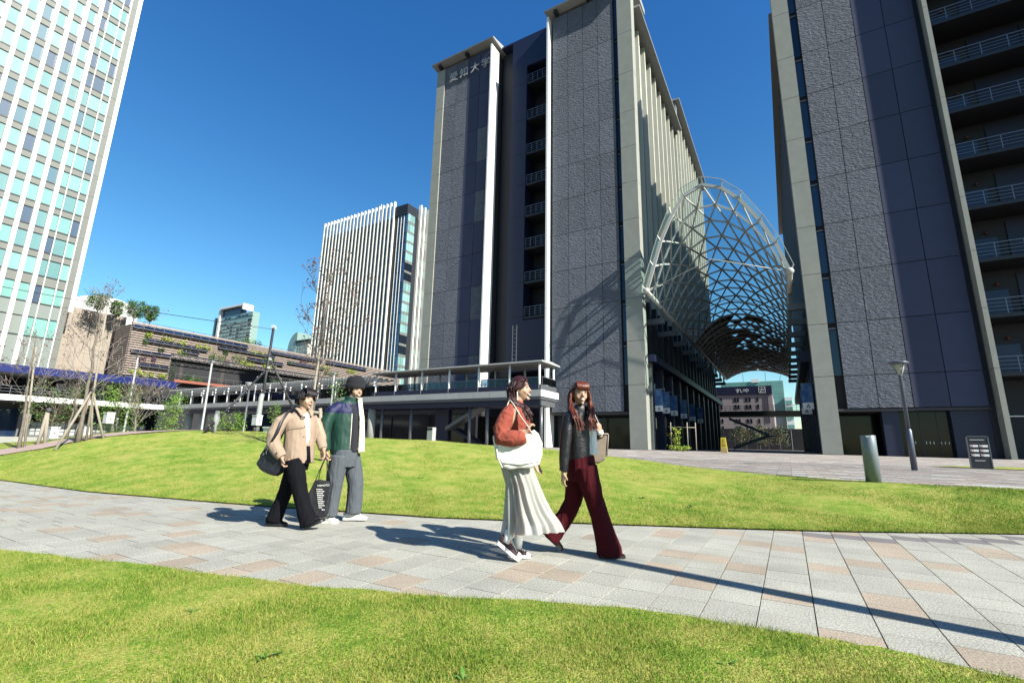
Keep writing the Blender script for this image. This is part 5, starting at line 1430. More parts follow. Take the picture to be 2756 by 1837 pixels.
def face(root, T, smile=True, brows=brow_m, side=None):
    for q in (-1, 1):
        e = MB(); e.tube([T(.0855,q*.018,.010), T(.0885,q*.029,.013), T(.080,q*.044,.010)], [.002,.0045,.002], 6); local('eye', e, eye_m, root)
        e = MB(); e.tube([T(.092,q*.014,.038), T(.091,q*.032,.043), T(.079,q*.052,.037)], [.002,.003,.0015], 6); local('eyebrow', e, brows, root)
    e = MB()
    if smile:
        e.tube([T(.083,-.030,-.054), T(.095,-.013,-.063), T(.098,0,-.065), T(.095,.013,-.063), T(.083,.030,-.054)], [.002,.0065,.0078,.0065,.002], 8)
        local('lips', e, lip_m, root)
        e = MB(); e.tube([T(.087,-.024,-.0565), T(.099,-.011,-.0625), T(.1025,0,-.064), T(.099,.011,-.0625), T(.087,.024,-.0565)], [.0015,.005,.0062,.005,.0015], 8)
        local('teeth', e, teeth_m, root)
    else:
        e.tube([T(.088,-.022,-.060), T(.103,0,-.062), T(.088,.022,-.060)], [.003,.0075,.003], 7); local('lips', e, lip_m, root)

def lock(mb, pts, r0, n=5, flat=.5):
    k = len(pts); mb.tube(pts, [r0*(.75 + .5*math.sin(math.pi*min(1, i/(k-1)*1.1))) * (1 if i < k-1 else .25) for i in range(k)], n, cap=False, flat=flat)

def shoe(root, name, heel, toe, y, w=.044, h=.085, um=None, sm=None, solet=.026, toecap=None, yaw=0.0, laces=None):
    """upper and sole along the line heel -> toe (local x, z), side offset y"""
    a, b_ = V3(heel[0], y, heel[1]), V3(toe[0], y + yaw, toe[1]); e = (b_-a); L = e.length; e.normalize(); sd = V3(0,1,0); sd = (sd - e*sd.dot(e)).normalized(); up_ = e.cross(sd); 
    if up_.z < 0: up_ = -up_
    out = [(0,.55),(.02,.8),(.1,.92),(.3,.86),(.5,.92),(.72,1.1),(.88,1.0),(.97,.7),(1.0,.35)]
    m = MB(); bot = []; 
    ring = [a + e*(t*L) + sd*(w*q) for t, q in out] + [a + e*(t*L) - sd*(w*q) for t, q in reversed(out)]
    n = len(ring); m.add(ring + [p + up_*solet for p in ring], [tuple(range(n-1,-1,-1)), tuple(range(n,2*n))] + [(i,(i+1)%n,n+(i+1)%n,n+i) for i in range(n)])
    sh_ = E('tmp', None, None); bpy.data.objects.remove(sh_)
    o = remeshed(name, _upper(a, e, sd, up_, L, w, h, solet), um, root, .006, 2)
    so2 = bpy.data.objects.new('sole', m.mesh('sole', sm)); COL.objects.link(so2); so2.parent = o
    if toecap:
        m = MB(); m.tube([a + e*(L*.80) + up_*(solet+.005), a + e*(L*.90) + up_*(solet+.006), a + e*(L*1.0) + up_*(solet-.006)], [(w*1.0,.034),(w*.98,.030),(w*.4,.012)], 12, side=sd)
        q = bpy.data.objects.new('toe_cap', m.mesh('toe_cap', toecap)); COL.objects.link(q); q.parent = o
    if laces:
        m = MB()
        for k in range(5):
            t = .42 + .075*k; z = h*(.98 - (t-.36)*1.25)
            m.tube([a+e*(t*L)+sd*.026+up_*(z+solet*.4), a+e*(t*L)+up_*(z+.012+solet*.4), a+e*(t*L)-sd*.026+up_*(z+solet*.4)], .0048, 5)
        q = bpy.data.objects.new('laces', m.mesh('laces', laces)); COL.objects.link(q); q.parent = o
    return o
def _upper(a, e, sd, up_, L, w, h, st):
    m = MB(); prof = [(.02,.55,.9),(.10,.82,1.12),(.25,.84,1.10),(.38,.84,1.0),(.55,.92,.72),(.72,1.02,.52),(.88,.95,.42),(.97,.62,.28)]
    m.tube([a + e*(t*L) + up_*(st*.5 + h*q*.45) for t, k, q in prof], [(w*k, h*q*.52) for t, k, q in prof], 14, side=sd)
    return m

def torso(mb, rings, yaw):
    mb.tube([V3(x, y, z) for x, y, z, ra, rb in rings], [(ra, rb) for *_, ra, rb in rings], 22, side=(math.cos(yaw), math.sin(yaw), 0))

def person(name, label, base, bag=None):
    return E('person', label, 'person', (base[0], base[1], 0.0), rz=CAM_YAW)
black_cloth = M('black_cloth', (.007,.007,.011), .9, spec=.12, var=.1, vscale=20, bump=.2, bscale=300, local=True)
white_rubber = M('white_rubber', (.75,.74,.70), .6); black_rubber = M('black_rubber', (.015,.015,.017), .5)
white_cloth = M('white_cotton', (.80,.79,.75), .85, var=.03, vscale=15, local=True, bump=.15, bscale=250)

# ------------------------------------------------------------- woman in the rust sweater
P1 = person('person', 'woman in a rust sweater and long white pleated skirt, walking right in profile', (-2.282, 4.119))
m = MB(); T = head_parts(m, (-.012, 0, 1.588), R(-16), 1.0, pitch=.06)
m.tube([(-.045,0,1.36), (-.03,0,1.46), (-.018,0,1.53)], [.056,.05,.052], 12)
torso(m, [(-.05,0,.86,.09,.12),(-.05,0,1.0,.09,.125),(-.04,0,1.2,.10,.15),(-.05,0,1.36,.085,.17),(-.05,0,1.42,.05,.06)], 0)
m.tube([(-.05,-.16,1.37),(-.17,-.21,1.12),(-.02,-.245,1.145),(.055,-.25,1.17)], [.045,.042,.034,.026], 9); fingers(m, (.045,-.25,1.165), (.45,.05,.75), (.65,.25,-.35), .85, .95)
m.tube([(-.03,.16,1.37),(.06,.21,1.1),(.165,.19,.88)], [.045,.04,.028], 9); fingers(m, (.165,.19,.875), (.35,-.05,-.9), (.4,-.5,.1), .35, .9)
m.tube([(-.05,-.08,.9),(.0,-.085,.5),(-.085,-.085,.22),(-.10,-.085,.15)], [.085,.058,.036,.036], 11); m.tube([(-.04,.08,.9),(.05,.06,.5),(.0,.05,.14),(0,.05,.08)], [.085,.058,.036,.036], 11)
remeshed('body', m, skin_m, P1, .006, 2)
face(P1, T)
m = MB(); torso(m, [(-.05,0,.93,.12,.15),(-.055,0,1.0,.14,.17),(-.045,0,1.15,.142,.18),(-.035,-.005,1.27,.132,.18),(-.045,0,1.36,.105,.17),(-.055,0,1.41,.08,.12),(-.045,0,1.45,.066,.075)], 0)
m.tube([(-.08,-.11,1.385),(-.13,-.18,1.31),(-.185,-.225,1.18),(-.18,-.25,1.105),(-.08,-.27,1.10),(.02,-.265,1.105),(.045,-.265,1.11)], [.062,.072,.076,.080,.074,.064,.050], 14)
m.tube([(-.04,.13,1.37),(0,.2,1.25),(.06,.225,1.08),(.13,.21,.95),(.165,.2,.885)], [.08,.088,.085,.07,.05], 14)
m.tube([(-.04,0,1.43),(-.03,0,1.475)], [(.066,.07),(.058,.062)], 16)
rust = M('rust_knit', (.36,.065,.035), .9, var=.08, vscale=12, bump=.25, bscale=220, local=True)
remeshed('sweater', m, rust, P1, .007, 4, wr=.0065, ws=11, st=(1.3,1,1.2), seed=1)
# pleated skirt: one sheet of cloth
m = MB(); sect = [(.98,-.05,.125,.15),(.90,-.048,.150,.175),(.80,-.02,.152,.185),(.67,.028,.150,.19),(.547,.055,.172,.20),(.42,.09,.205,.215),(.33,.125,.24,.235),(.25,.14,.262,.25)]
n_ = 150; nr_ = 34
for j in range(nr_+1):
    f = j/nr_; z = .98 + (.245-.98)*f
    zs_ = [s[0] for s in reversed(sect)]
    cx, ra, rb = [float(np.interp(z, zs_, [s[k] for s in reversed(sect)])) for k in (1,2,3)]
    for i in range(n_):
        t = 2*math.pi*i/n_; amp = .005 + .028*f**1.2
        pl = abs(((t*17/math.pi + .25*math.sin(3*t+2*f)) % 2) - 1)*2 - 1
        big = .040*f*math.sin(5*t + 1.5 + 2.2*f)
        k = 1 + amp*pl/ra*.8 + big/ra*.7
        zz = z + (.05*f**3)*(math.cos(t) if math.cos(t) > 0 else .25*math.cos(t)) - .022*f**3*math.cos(2*t+.6)
        m.v.append((cx + ra*k*math.cos(t), rb*k*math.sin(t), zz))
for j in range(nr_):
    for i in range(n_):
        a0 = j*n_+i; a1 = j*n_+(i+1) % n_; m.f.append((a0, a0+n_, a1+n_, a1)); m.m.append(0); m.sm.append(True)
skirt_m = bpy.data.materials.new('sheer_white_skirt'); skirt_m.use_nodes = True
_nn = skirt_m.node_tree.nodes; _L = skirt_m.node_tree.links; _b = _nn['Principled BSDF']; _b.inputs['Base Color'].default_value = (.38,.375,.35,1); _b.inputs['Roughness'].default_value = .6
_tl = _nn.new('ShaderNodeBsdfTranslucent'); _tl.inputs[0].default_value = (.40,.395,.36,1); _tp = _nn.new('ShaderNodeBsdfTransparent')
_m1 = _nn.new('ShaderNodeMixShader'); _m1.inputs[0].default_value = .25; _m2 = _nn.new('ShaderNodeMixShader'); _m2.inputs[0].default_value = .20
_L.new(_b.outputs[0], _m1.inputs[1]); _L.new(_tl.outputs[0], _m1.inputs[2]); _L.new(_m1.outputs[0], _m2.inputs[1]); _L.new(_tp.outputs[0], _m2.inputs[2]); _L.new(_m2.outputs[0], _nn['Material Output'].inputs[0])
local('skirt', m, skirt_m, P1)
canvas = M('dark_plum_canvas', (.05,.014,.022), .8, local=True)
shoe(P1, 'shoe', (-.205,.155), (.005,.0), -.085, .043, .085, canvas, white_rubber, .03, white_rubber, laces=white_rubber)
shoe(P1, 'shoe', (-.10,.01), (.118,.005), .05, .043, .085, canvas, white_rubber, .03, white_rubber, laces=white_rubber)
m = MB(); m.tube([(-.118,-.085,.165),(-.095,-.085,.21),(-.083,-.085,.275)], [.047,.043,.043], 12); local('sock', m, white_cloth, P1)
m = MB(); m.tube([(-.01,.05,.09),(.0,.05,.15),(.008,.05,.21)], [.045,.042,.042], 12); local('sock', m, white_cloth, P1)
# hair: swept back, long curls over the chest
r = random.Random(17); m = MB()
def cap(mb, T, cut, infl=1.10, zoff=.004, sx=.100, sy=.082, sz=.122):
    b = len(mb.v); nu, nv = 26, 16; keep = {}
    for j in range(nv+1):
        th = math.pi*.5*(1 - j/nv*1.0) ; 
        for i in range(nu):
            ph = 2*math.pi*i/nu; el = -R(42) + (R(90)+R(42))*j/nv
            d = (math.cos(el)*math.cos(ph), math.cos(el)*math.sin(ph), math.sin(el))
            keep[(j,i)] = not cut(d)
            mb.v.append(tuple(T(d[0]*sx*infl, d[1]*sy*infl, d[2]*sz*infl*.95+zoff)))
    for j in range(nv):
        for i in range(nu):
            if all(keep[q] for q in ((j,i),(j,(i+1)%nu),(j+1,i),(j+1,(i+1)%nu))):
                mb.f.append((b+j*nu+i, b+j*nu+(i+1)%nu, b+(j+1)*nu+(i+1)%nu, b+(j+1)*nu+i)); mb.m.append(0); mb.sm.append(True)
cut1 = lambda d: d[0] > .35 and d[2] < .62 and (abs(d[1]) < .95)
cap(m, T, lambda d: (d[0] > .42 and d[2] < .46) or (d[0] > .05 and d[2] < .10), 1.16)
for k in range(380):
    a = r.uniform(60, 300) if k < 130 else r.choice([r.uniform(40,80), r.uniform(280,320)]); a = R(a); el = R(r.uniform(5,80))
    x, y, z = math.cos(el)*math.cos(a)*.113, math.cos(el)*math.sin(a)*.094, math.sin(el)*.131
    p0 = T(x, y, z); near = y < 0; q1 = T(min(x,-.015)*1.0 - .02, y*1.05 + (-.02 if near else .02), -.02)
    sgn = -1 if near else 1; ex = r.uniform(-.01,.085) if r.random() < .7 else r.uniform(-.10,-.02)
    q2 = V3(-.075 + r.uniform(-.05,.025), sgn*r.uniform(.03,.10), 1.46 + r.uniform(-.02,.02)); q3 = V3(ex*.6, sgn*r.uniform(.06,.13), 1.40 + r.uniform(-.02,.02)); q4 = V3(ex + .02*math.sin(k), sgn*r.uniform(.08,.15), 1.345 + r.uniform(-.02,.03)); q5 = V3(ex + .035, sgn*r.uniform(.08,.15), 1.29 + r.uniform(-.02,.05))
    q35 = (q3+q4)/2 + V3(.02*math.cos(k*2.0), -.012, 0); q45 = (q4+q5)/2 + V3(-.02*math.cos(k*2.0), -.01, 0)
    lock(m, [p0, (p0+q1)/2 + (p0 - T(0,0,0)).normalized()*.012, q1, (q1+q2)/2, q2, q3, q35, q4, q45, q5], .0068)
for k in range(50):
    a = R(r.uniform(-60, 10)); el = R(r.uniform(50,70)); p0 = T(math.cos(el)*math.cos(a)*.1, math.cos(el)*math.sin(a)*.085, .118)
    lock(m, [p0, T(.088, -.055+r.uniform(-.01,.03), .075), T(.075, -.082, .03+r.uniform(-.01,.02)), T(.035,-.092,-.02)], .007)
local('hair', m, hair_plum, P1)
m = MB(); 
for z in range(4): m.lathe([(.001,-.012),(.010,0),(.001,.012)], T(-.002,-.094,-.045-.022*z), 8)
local('earring', m, M('pearl', (.8,.78,.74), .25), P1)
# her bag
Wb = E('tote_bag', 'large white canvas shoulder bag carried by the woman in the rust sweater', 'bag', (-2.282, 4.119, 0), rz=CAM_YAW)
def slab_bag(name, poly, y0, y1, mat, root, bulge=.02, vox=.009, wr=.006, ws=8, seed=3):
    m = MB(); n = len(poly); cx = sum(p[0] for p in poly)/n; cz = sum(p[1] for p in poly)/n
    lay = [(y0, .93), (y0+(y1-y0)*.2, 1.0), (y0+(y1-y0)*.8, 1.0), (y1, .93)]
    b = []
    for y, k in lay: b += [(cx+(px-cx)*k, y, cz+(pz-cz)*k) for px, pz in poly]
    fs = [tuple(range(n)), tuple(range(3*n, 4*n))[::-1]]
    for l in range(3): fs += [(l*n+i, (l+1)*n+i, (l+1)*n+(i+1)%n, l*n+(i+1)%n) for i in range(n)]
    m.add(b, fs)
    bm = bmesh.new(); me = bpy.data.meshes.new('t'); me.from_pydata(m.v, [], m.f); bm.from_mesh(me); bmesh.ops.recalc_face_normals(bm, faces=bm.faces); bmesh.ops.triangulate(bm, faces=bm.faces)
    m2 = MB(); m2.add([tuple(v.co) for v in bm.verts], [tuple(v.index for v in f.verts) for f in bm.faces]); bm.free()
    return remeshed(name, m2, mat, root, vox, 4, wr=wr, ws=ws, seed=seed)
canvas_w = M('cream_canvas', (.80,.78,.68), .85, var=.03, vscale=10, bump=.2, bscale=200, local=True)
slab_bag('bag_body', [(-.262,1.12),(-.225,.93),(-.16,.835),(-.10,.825),(.10,.835),(.175,.872),(.205,.96),(.20,1.06),(.165,1.15),(.125,1.185),(.07,1.15),(-.05,1.13)], -.255, -.165, canvas_w, Wb)
m = MB(); m.tube([(-.165,-.262,.835),(-.21,-.262,.93),(-.228,-.262,1.06)], .007, 6); m.tube([(-.17,-.262,.878),(0,-.266,.872),(.175,-.262,.905)], .007, 6); local('seam', m, canvas_w, Wb)
m = MB(); m.tube([(-.20,-.20,1.13),(-.165,-.17,1.3),(-.125,-.135,1.435),(-.105,-.125,1.462),(-.07,-.15,1.42),(0,-.235,1.30),(.06,-.268,1.22),(.11,-.24,1.14)], [(.022,.005)]*8, 8, side=(0,1,0)); local('strap', m, canvas_w, Wb)

# ------------------------------------------------------------- woman in the black leather jacket
P2 = person('person', 'woman with long reddish brown hair in a black leather jacket and dark red flared trousers', (-1.639, 4.767))
m = MB(); T = head_parts(m, (-.262, -.01, 1.575), R(-76), 1.0, pitch=-.02)
m.tube([(-.25,.0,1.36),(-.25,0,1.44),(-.258,0,1.51)], [.055,.047,.05], 12)
yw = R(-40)
torso(m, [(-.24,0,.86,.085,.11),(-.24,0,1.0,.08,.115),(-.25,0,1.2,.10,.15),(-.25,0,1.36,.08,.16),(-.25,0,1.42,.05,.06)], yw)
m.tube([(-.36,-.13,1.36),(-.425,-.19,1.08),(-.45,-.2,.79)], [.045,.04,.028], 9); fingers(m, (-.452,-.2,.785), (-.08,.0,-1), (.75,.25,.05), .38, .95)
m.tube([(-.14,.13,1.36),(-.03,.14,1.12),(-.045,.03,1.19)], [.045,.04,.028], 9); fingers(m, (-.045,.025,1.185), (-.18,-.25,.9), (-.5,.6,-.1), .95, .95)
m.tube([(-.24,-.05,.84),(-.11,-.09,.47),(-.02,-.09,.09)], [.07,.055,.038], 11); m.tube([(-.24,.05,.84),(-.315,.09,.45),(-.53,.09,.17)], [.07,.055,.038], 11)
remeshed('body', m, skin_m, P2, .006, 2)
face(P2, T)
leather = M('black_leather', (.010,.011,.015), .46, spec=.4, bump=.5, bscale=38, bdist=.008, bstretch=(1,1,1.8), local=True)
m = MB(); torso(m, [(-.255,0,.915,.122,.15),(-.255,0,.98,.124,.155),(-.258,0,1.15,.122,.165),(-.258,0,1.28,.118,.178),(-.25,0,1.36,.10,.178),(-.25,0,1.42,.07,.10),(-.25,0,1.46,.062,.068)], yw)
m.tube([(-.33,-.10,1.375),(-.385,-.165,1.31),(-.42,-.195,1.18),(-.435,-.205,1.05),(-.447,-.205,.9),(-.452,-.2,.80)], [.064,.07,.060,.054,.048,.043], 14)
m.tube([(-.17,.10,1.37),(-.10,.15,1.29),(-.03,.15,1.13),(-.035,.09,1.15),(-.045,.05,1.18)], [.07,.075,.06,.05,.045], 14)
m.box(-.105,-.065,.05,.10,.965,1.34)
remeshed('jacket', m, leather, P2, .007, 5, wr=.0035, ws=6, st=(1.6,1.6,.8), seed=4)
blouse = white_cloth
m = MB(); f_ = V3(math.cos(yw), math.sin(yw), 0)
c0 = V3(-.25,0,0) + f_*.086 + V3(.028,.012,0)
m.tube([c0 + V3(.006,0,.965), c0 + V3(.006,0,1.05), c0 + V3(0,0,1.18), c0 + V3(-.008,0,1.30), c0 + V3(-.03,.01,1.39)], [(.066,.056),(.062,.052),(.058,.05),(.048,.05),(.03,.04)], 14, side=f_)
remeshed('blouse', m, blouse, P2, .007, 3, wr=.006, ws=12, st=(2,2,.6), seed=5)
m = MB(); m.tube([(-.045,.035,1.17),(-.05,.02,1.205)], [.038,.036], 12); local('cuff', m, white_cloth, P2)
wine = M('wine_red_cloth', (.07,.003,.008), .85, spec=.15, var=.08, vscale=12, local=True)
m = MB(); torso(m, [(-.24,0,.70,.12,.15),(-.24,0,.80,.135,.165),(-.245,0,.90,.125,.15),(-.245,0,.945,.12,.145)], yw)
m.tube([(-.22,-.085,.84),(-.19,-.09,.72),(-.13,-.09,.52),(-.085,-.09,.38),(-.035,-.09,.2),(0,-.09,.08),(.0,-.09,.025)], [.115,.108,.088,.086,.10,.118,.124], 18)
m.tube([(-.26,.085,.84),(-.29,.09,.68),(-.325,.09,.48),(-.40,.09,.34),(-.50,.09,.22),(-.565,.09,.135)], [.11,.102,.088,.085,.095,.105], 18)
remeshed('trousers', m, wine, P2, .008, 3, wr=.006, ws=10, st=(2,2,.4), seed=6)
shoe(P2, 'shoe', (-.10,.0), (.155,.0), -.09, .046, .07, black_cloth, black_rubber, .026)
shoe(P2, 'shoe', (-.61,.155), (-.44,.012), .09, .046, .08, black_cloth, black_rubber, .03)
r = random.Random(23); m = MB()
cap(m, T, lambda d: d[0] > .30 and d[2] < .30 and abs(d[1]) < .82, 1.16)
cam_r = V3(1,0,0)
for k in range(460):
    a = R(r.uniform(55, 305)); el = R(r.uniform(0, 85))
    p0 = T(math.cos(el)*math.cos(a)*.108, math.cos(el)*math.sin(a)*.088, math.sin(el)*.125)
    rightside = p0.x > -.262; sx = 1 if rightside else -1
    yb = p0.y - .01
    q1 = V3(-.262 + sx*(.092 + r.uniform(0,.022)), yb*.6 + r.uniform(-.06,.04), 1.53)
    q2 = V3(-.262 + sx*(.10 + r.uniform(-.02,.03)), r.uniform(-.19,-.05) if not rightside else r.uniform(-.15,.0), 1.41)
    q3 = V3((-.165 if rightside else -.325) + r.uniform(-.04,.04), r.uniform(-.215,-.14) if rightside else r.uniform(-.275,-.20), 1.31)
    q4 = V3((-.16 if rightside else -.29) + r.uniform(-.045,.045), r.uniform(-.225,-.165) if rightside else r.uniform(-.275,-.215), 1.225 + r.uniform(-.04,.06))
    lock(m, [p0, (p0+q1)/2 + (p0-T(0,0,0)).normalized()*.014, q1, (q1+q2)/2, q2, (q2+q3)/2 + V3(0,-.012,0), q3, q4], .0068)
for k in range(110):
    y = r.uniform(-.062,.062); p0 = T(.030+r.uniform(-.02,.02), y*.75, .125)
    lock(m, [p0, T(.085, y, .108), T(.108, y*1.05, .070), T(.105-abs(y)*.25, y*1.12+.006, .034+r.uniform(-.008,.010))], .006)
local('hair', m, hair_brown, P2)
Tb = E('tote_bag', 'taupe suede tote bag on the far shoulder of the woman in the leather jacket', 'bag', (-1.639, 4.767, 0), rz=CAM_YAW)
suede = M('taupe_suede', (.30,.235,.18), .95, var=.12, vscale=8, bump=.2, bscale=120, local=True)
slab_bag('bag_body', [(-.14,1.18),(.042,1.165),(.045,1.10),(.022,.95),(.005,.905),(-.06,.872),(-.15,.88),(-.17,.95)], .05, .17, suede, Tb, wr=.003, seed=7)
m = MB(); m.tube([(.043,.05,1.17),(.043,.11,1.175),(.043,.17,1.17)], .008, 6); m.tube([(-.13,.046,1.182),(.045,.046,1.17)], .008, 6); m.tube([(.046,.045,1.165),(.026,.045,.95)], .006, 6); local('trim', m, M('bag_trim', (.36,.29,.21), .7), Tb)
m = MB(); m.tube([(-.03,.06,1.17),(-.055,.03,1.27),(-.10,.06,1.39),(-.13,.11,1.435),(-.12,.17,1.38),(-.05,.17,1.17)], [(.013,.004)]*6, 8, side=(0,1,0)); local('strap', m, canvas_w, Tb)

# ------------------------------------------------------------- man in the beige jacket
P3 = person('person', 'man with bare black hair in an oversized beige jacket and black trousers', (-5.295, 3.898))
m = MB(); T = head_parts(m, (-.005, -.01, 1.545), R(-24), 1.05, pitch=.0)
m.tube([(-.03,0,1.32),(-.02,0,1.42),(-.012,0,1.49)], [.062,.056,.056], 12)
yw = R(-42)
torso(m, [(-.03,0,.80,.09,.12),(-.03,0,1.0,.10,.15),(-.03,0,1.2,.11,.18),(-.03,0,1.32,.09,.19),(-.03,0,1.38,.055,.065)], yw)
m.tube([(-.17,-.14,1.31),(-.23,-.22,1.07),(-.11,-.25,.87),(-.10,-.25,.82)], [.05,.045,.032,.028], 9); fingers(m, (-.098,-.25,.83), (.15,0,-1), (.8,.3,.1), .8, 1.05)
m.tube([(.10,.14,1.31),(.20,.16,1.08),(.255,.09,.92)], [.05,.045,.03], 9); fingers(m, (.255,.09,.915), (.12,-.1,-.9), (-.6,-.6,.1), .8, 1.05)
m.tube([(-.05,-.09,.82),(.09,-.09,.42),(.22,-.09,.09)], [.09,.06,.04], 11); m.tube([(-.05,.09,.82),(-.15,.09,.42),(-.26,.09,.10)], [.09,.06,.04], 11)
remeshed('body', m, skin_m, P3, .006, 2); face(P3, T, False)
beige_c = M('beige_twill', (.46,.335,.245), .9, var=.05, vscale=10, bump=.15, bscale=260, local=True)
m = MB(); torso(m, [(-.02,0,.765,.165,.185),(-.02,0,.86,.162,.185),(-.025,0,1.05,.152,.185),(-.03,0,1.22,.142,.195),(-.03,0,1.31,.12,.185),(-.025,0,1.37,.082,.115),(-.02,0,1.405,.075,.085)], yw)
m.tube([(-.13,-.11,1.325),(-.195,-.20,1.25),(-.235,-.245,1.1),(-.22,-.26,.99),(-.15,-.265,.90),(-.10,-.26,.84)], [.07,.078,.080,.078,.068,.054], 14)
m.tube([(.05,.11,1.32),(.10,.17,1.23),(.165,.16,1.08),(.21,.12,1.0),(.245,.09,.935)], [.065,.07,.066,.06,.05], 14)
f_ = V3(math.cos(yw), math.sin(yw), 0); s_ = V3(-f_.y, f_.x, 0)
remeshed('jacket', m, beige_c, P3, .007, 4, wr=.0048, ws=7, st=(1.7,1.7,.7), seed=8)
m = MB(); c0 = V3(-.03,0,0)
m.tube([c0 + f_*.135 + s_*.035 + V3(0,0,.96), c0 + f_*.132 + s_*.03 + V3(0,0,1.10), c0 + f_*.117 + s_*.022 + V3(0,0,1.24), c0 + f_*.09 + V3(0,0,1.36)], [(.022,.046),(.028,.040),(.034,.036),(.04,.045)], 12, side=f_)
remeshed('t_shirt', m, white_cloth, P3, .006, 3)
m = MB(); m.tube([c0 + f_*.158 + s_*.055 + V3(0,0,.765), c0 + f_*.150 + s_*.045 + V3(0,0,.97)], [(.018,.05),(.012,.03)], 10, side=f_); local('dark_opening', m, black_cloth, P3)
m = MB()
for sgn, za in ((-1, 1.19), (-1, .80)):
    m.tube([c0 + f_*(.158*math.cos(q*.22)) + s_*sgn*(.03 + .195*math.sin(q*.22)) + V3(0,0,za) for q in range(0,7)], .0035, 5)
local('seam', m, M('beige_seam', (.30,.21,.15), .9), P3)
m = MB()
for sg in (-1, 1):
    pts = [c0 + f_*.02 + s_*sg*.085 + V3(0,0,1.43), c0 + f_*.085 + s_*sg*.075 + V3(0,0,1.40), c0 + f_*.135 + s_*sg*.06 + V3(0,0,1.335)]
    m.tube(pts, [(.03,.012),(.036,.012),(.014,.010)], 8, side=s_)
remeshed('collar', m, beige_c, P3, .006, 2)
m = MB(); pts = [c0 + f_*.03 - s_*.10 + V3(0,0,1.40), c0 + f_*.10 - s_*.088 + V3(0,0,1.355), c0 + f_*.148 - s_*.062 + V3(0,0,1.318), c0 + f_*.158 - s_*.03 + V3(0,0,1.325)]
m.tube(pts, .008, 6); local('collar_trim', m, M('brown_trim', (.03,.018,.018), .8), P3)
m = MB()
for z in (1.31, 1.2, 1.08, .97):
    p = c0 + f_*(.152 if z < 1.15 else .140 if z < 1.25 else .125) - s_*.018 + V3(0,0,z); m.lathe([(.001,-.011),(.011,0),(.001,.011)], p, 8)
m.lathe([(.001,-.012),(.012,0),(.001,.012)], (-.13,-.335,.885), 8); local('buttons', m, M('dark_button', (.03,.02,.02), .3), P3)
m = MB(); torso(m, [(-.04,0,.68,.13,.16),(-.04,0,.78,.14,.17),(-.035,0,.86,.13,.16)], R(-20))
m.tube([(-.03,-.09,.80),(.03,-.095,.62),(.095,-.095,.42),(.155,-.095,.26),(.22,-.095,.12),(.245,-.095,.055)], [.11,.10,.083,.085,.095,.098], 18)
m.tube([(-.06,.09,.80),(-.115,.09,.6),(-.165,.09,.42),(-.215,.09,.25),(-.255,.09,.12),(-.27,.09,.065)], [.108,.098,.08,.08,.088,.09], 18)
remeshed('trousers', m, black_cloth, P3, .008, 3, wr=.006, ws=10, st=(2,2,.45), seed=9)
shoe(P3, 'shoe', (.20,.0), (.43,.105), -.095, .048, .08, black_cloth, black_rubber, .03, laces=black_rubber)
shoe(P3, 'shoe', (-.365,.012), (-.10,.005), .09, .048, .08, black_cloth, black_rubber, .03, laces=black_rubber)
r = random.Random(31); m = MB(); cap(m, T, lambda d: (d[0] > .30 and d[2] < .22) or (d[0] > -.1 and d[2] < -.05) or d[2] < -.45, 1.20)
for k in range(620):
    a = R(r.uniform(48, 312)); el = R(r.uniform(-5, 88))
    x, y, z = math.cos(el)*math.cos(a), math.cos(el)*math.sin(a), math.sin(el)
    p0 = T(x*.112, y*.094, z*.130 + .008); dr = V3(x, y, 0); dn = r.uniform(.04,.075)
    x2, y2 = x*.116 + .012*(1 if x > -.2 else -.3), y*.102
    lock(m, [p0, T(x*.124, y*.107, z*.118 - dn*.35 + .014), T(x2*1.03, y2*1.02, max(-.055 if x < -.45 else -.004, z*.1 - dn))], .0055)
for k in range(130):
    y = r.uniform(-.075,.075); p0 = T(.005+r.uniform(-.03,.02), y*.7, .138)
    lock(m, [p0, T(.072, y, .118), T(.108, y*1.08, .085), T(.114-abs(y)*.2, y*1.15, .038+r.uniform(-.014,.014))], .0062)
local('hair', m, hair_black, P3)
Sb = E('shoulder_bag', 'black shoulder bag hanging at the back of the man in the beige jacket', 'bag', (-5.295, 3.898, 0), rz=CAM_YAW)
nylon = M('black_nylon', (.012,.013,.02), .45, bump=.2, bscale=60, local=True)
slab_bag('bag_body', [(-.31,1.0),(-.37,.88),(-.415,.76),(-.38,.70),(-.28,.645),(-.18,.615),(-.12,.66),(-.10,.76),(-.15,.95)], -.235, -.10, nylon, Sb, wr=.008, seed=10)
m = MB()
for x, z, dx, dz in ((-.315,.93,.02,.03),(-.295,.915,.015,.03),(-.30,.87,.0,.035),(-.335,.86,.01,.02)): m.beam((x,-.245,z), (x+dx,-.245,z+dz), .007)
local('print', m, white_cloth, Sb)
m = MB(); m.tube([(-.30,-.18,.99),(-.20,-.345,1.02),(-.145,-.352,1.12),(-.125,-.305,1.27),(-.115,-.20,1.385),(-.10,-.10,1.42),(-.13,-.02,1.40),(-.20,.0,1.25),(-.25,-.10,.98)], [(.016,.004)]*9, 8, side=(0,1,0)); local('strap', m, nylon, Sb)

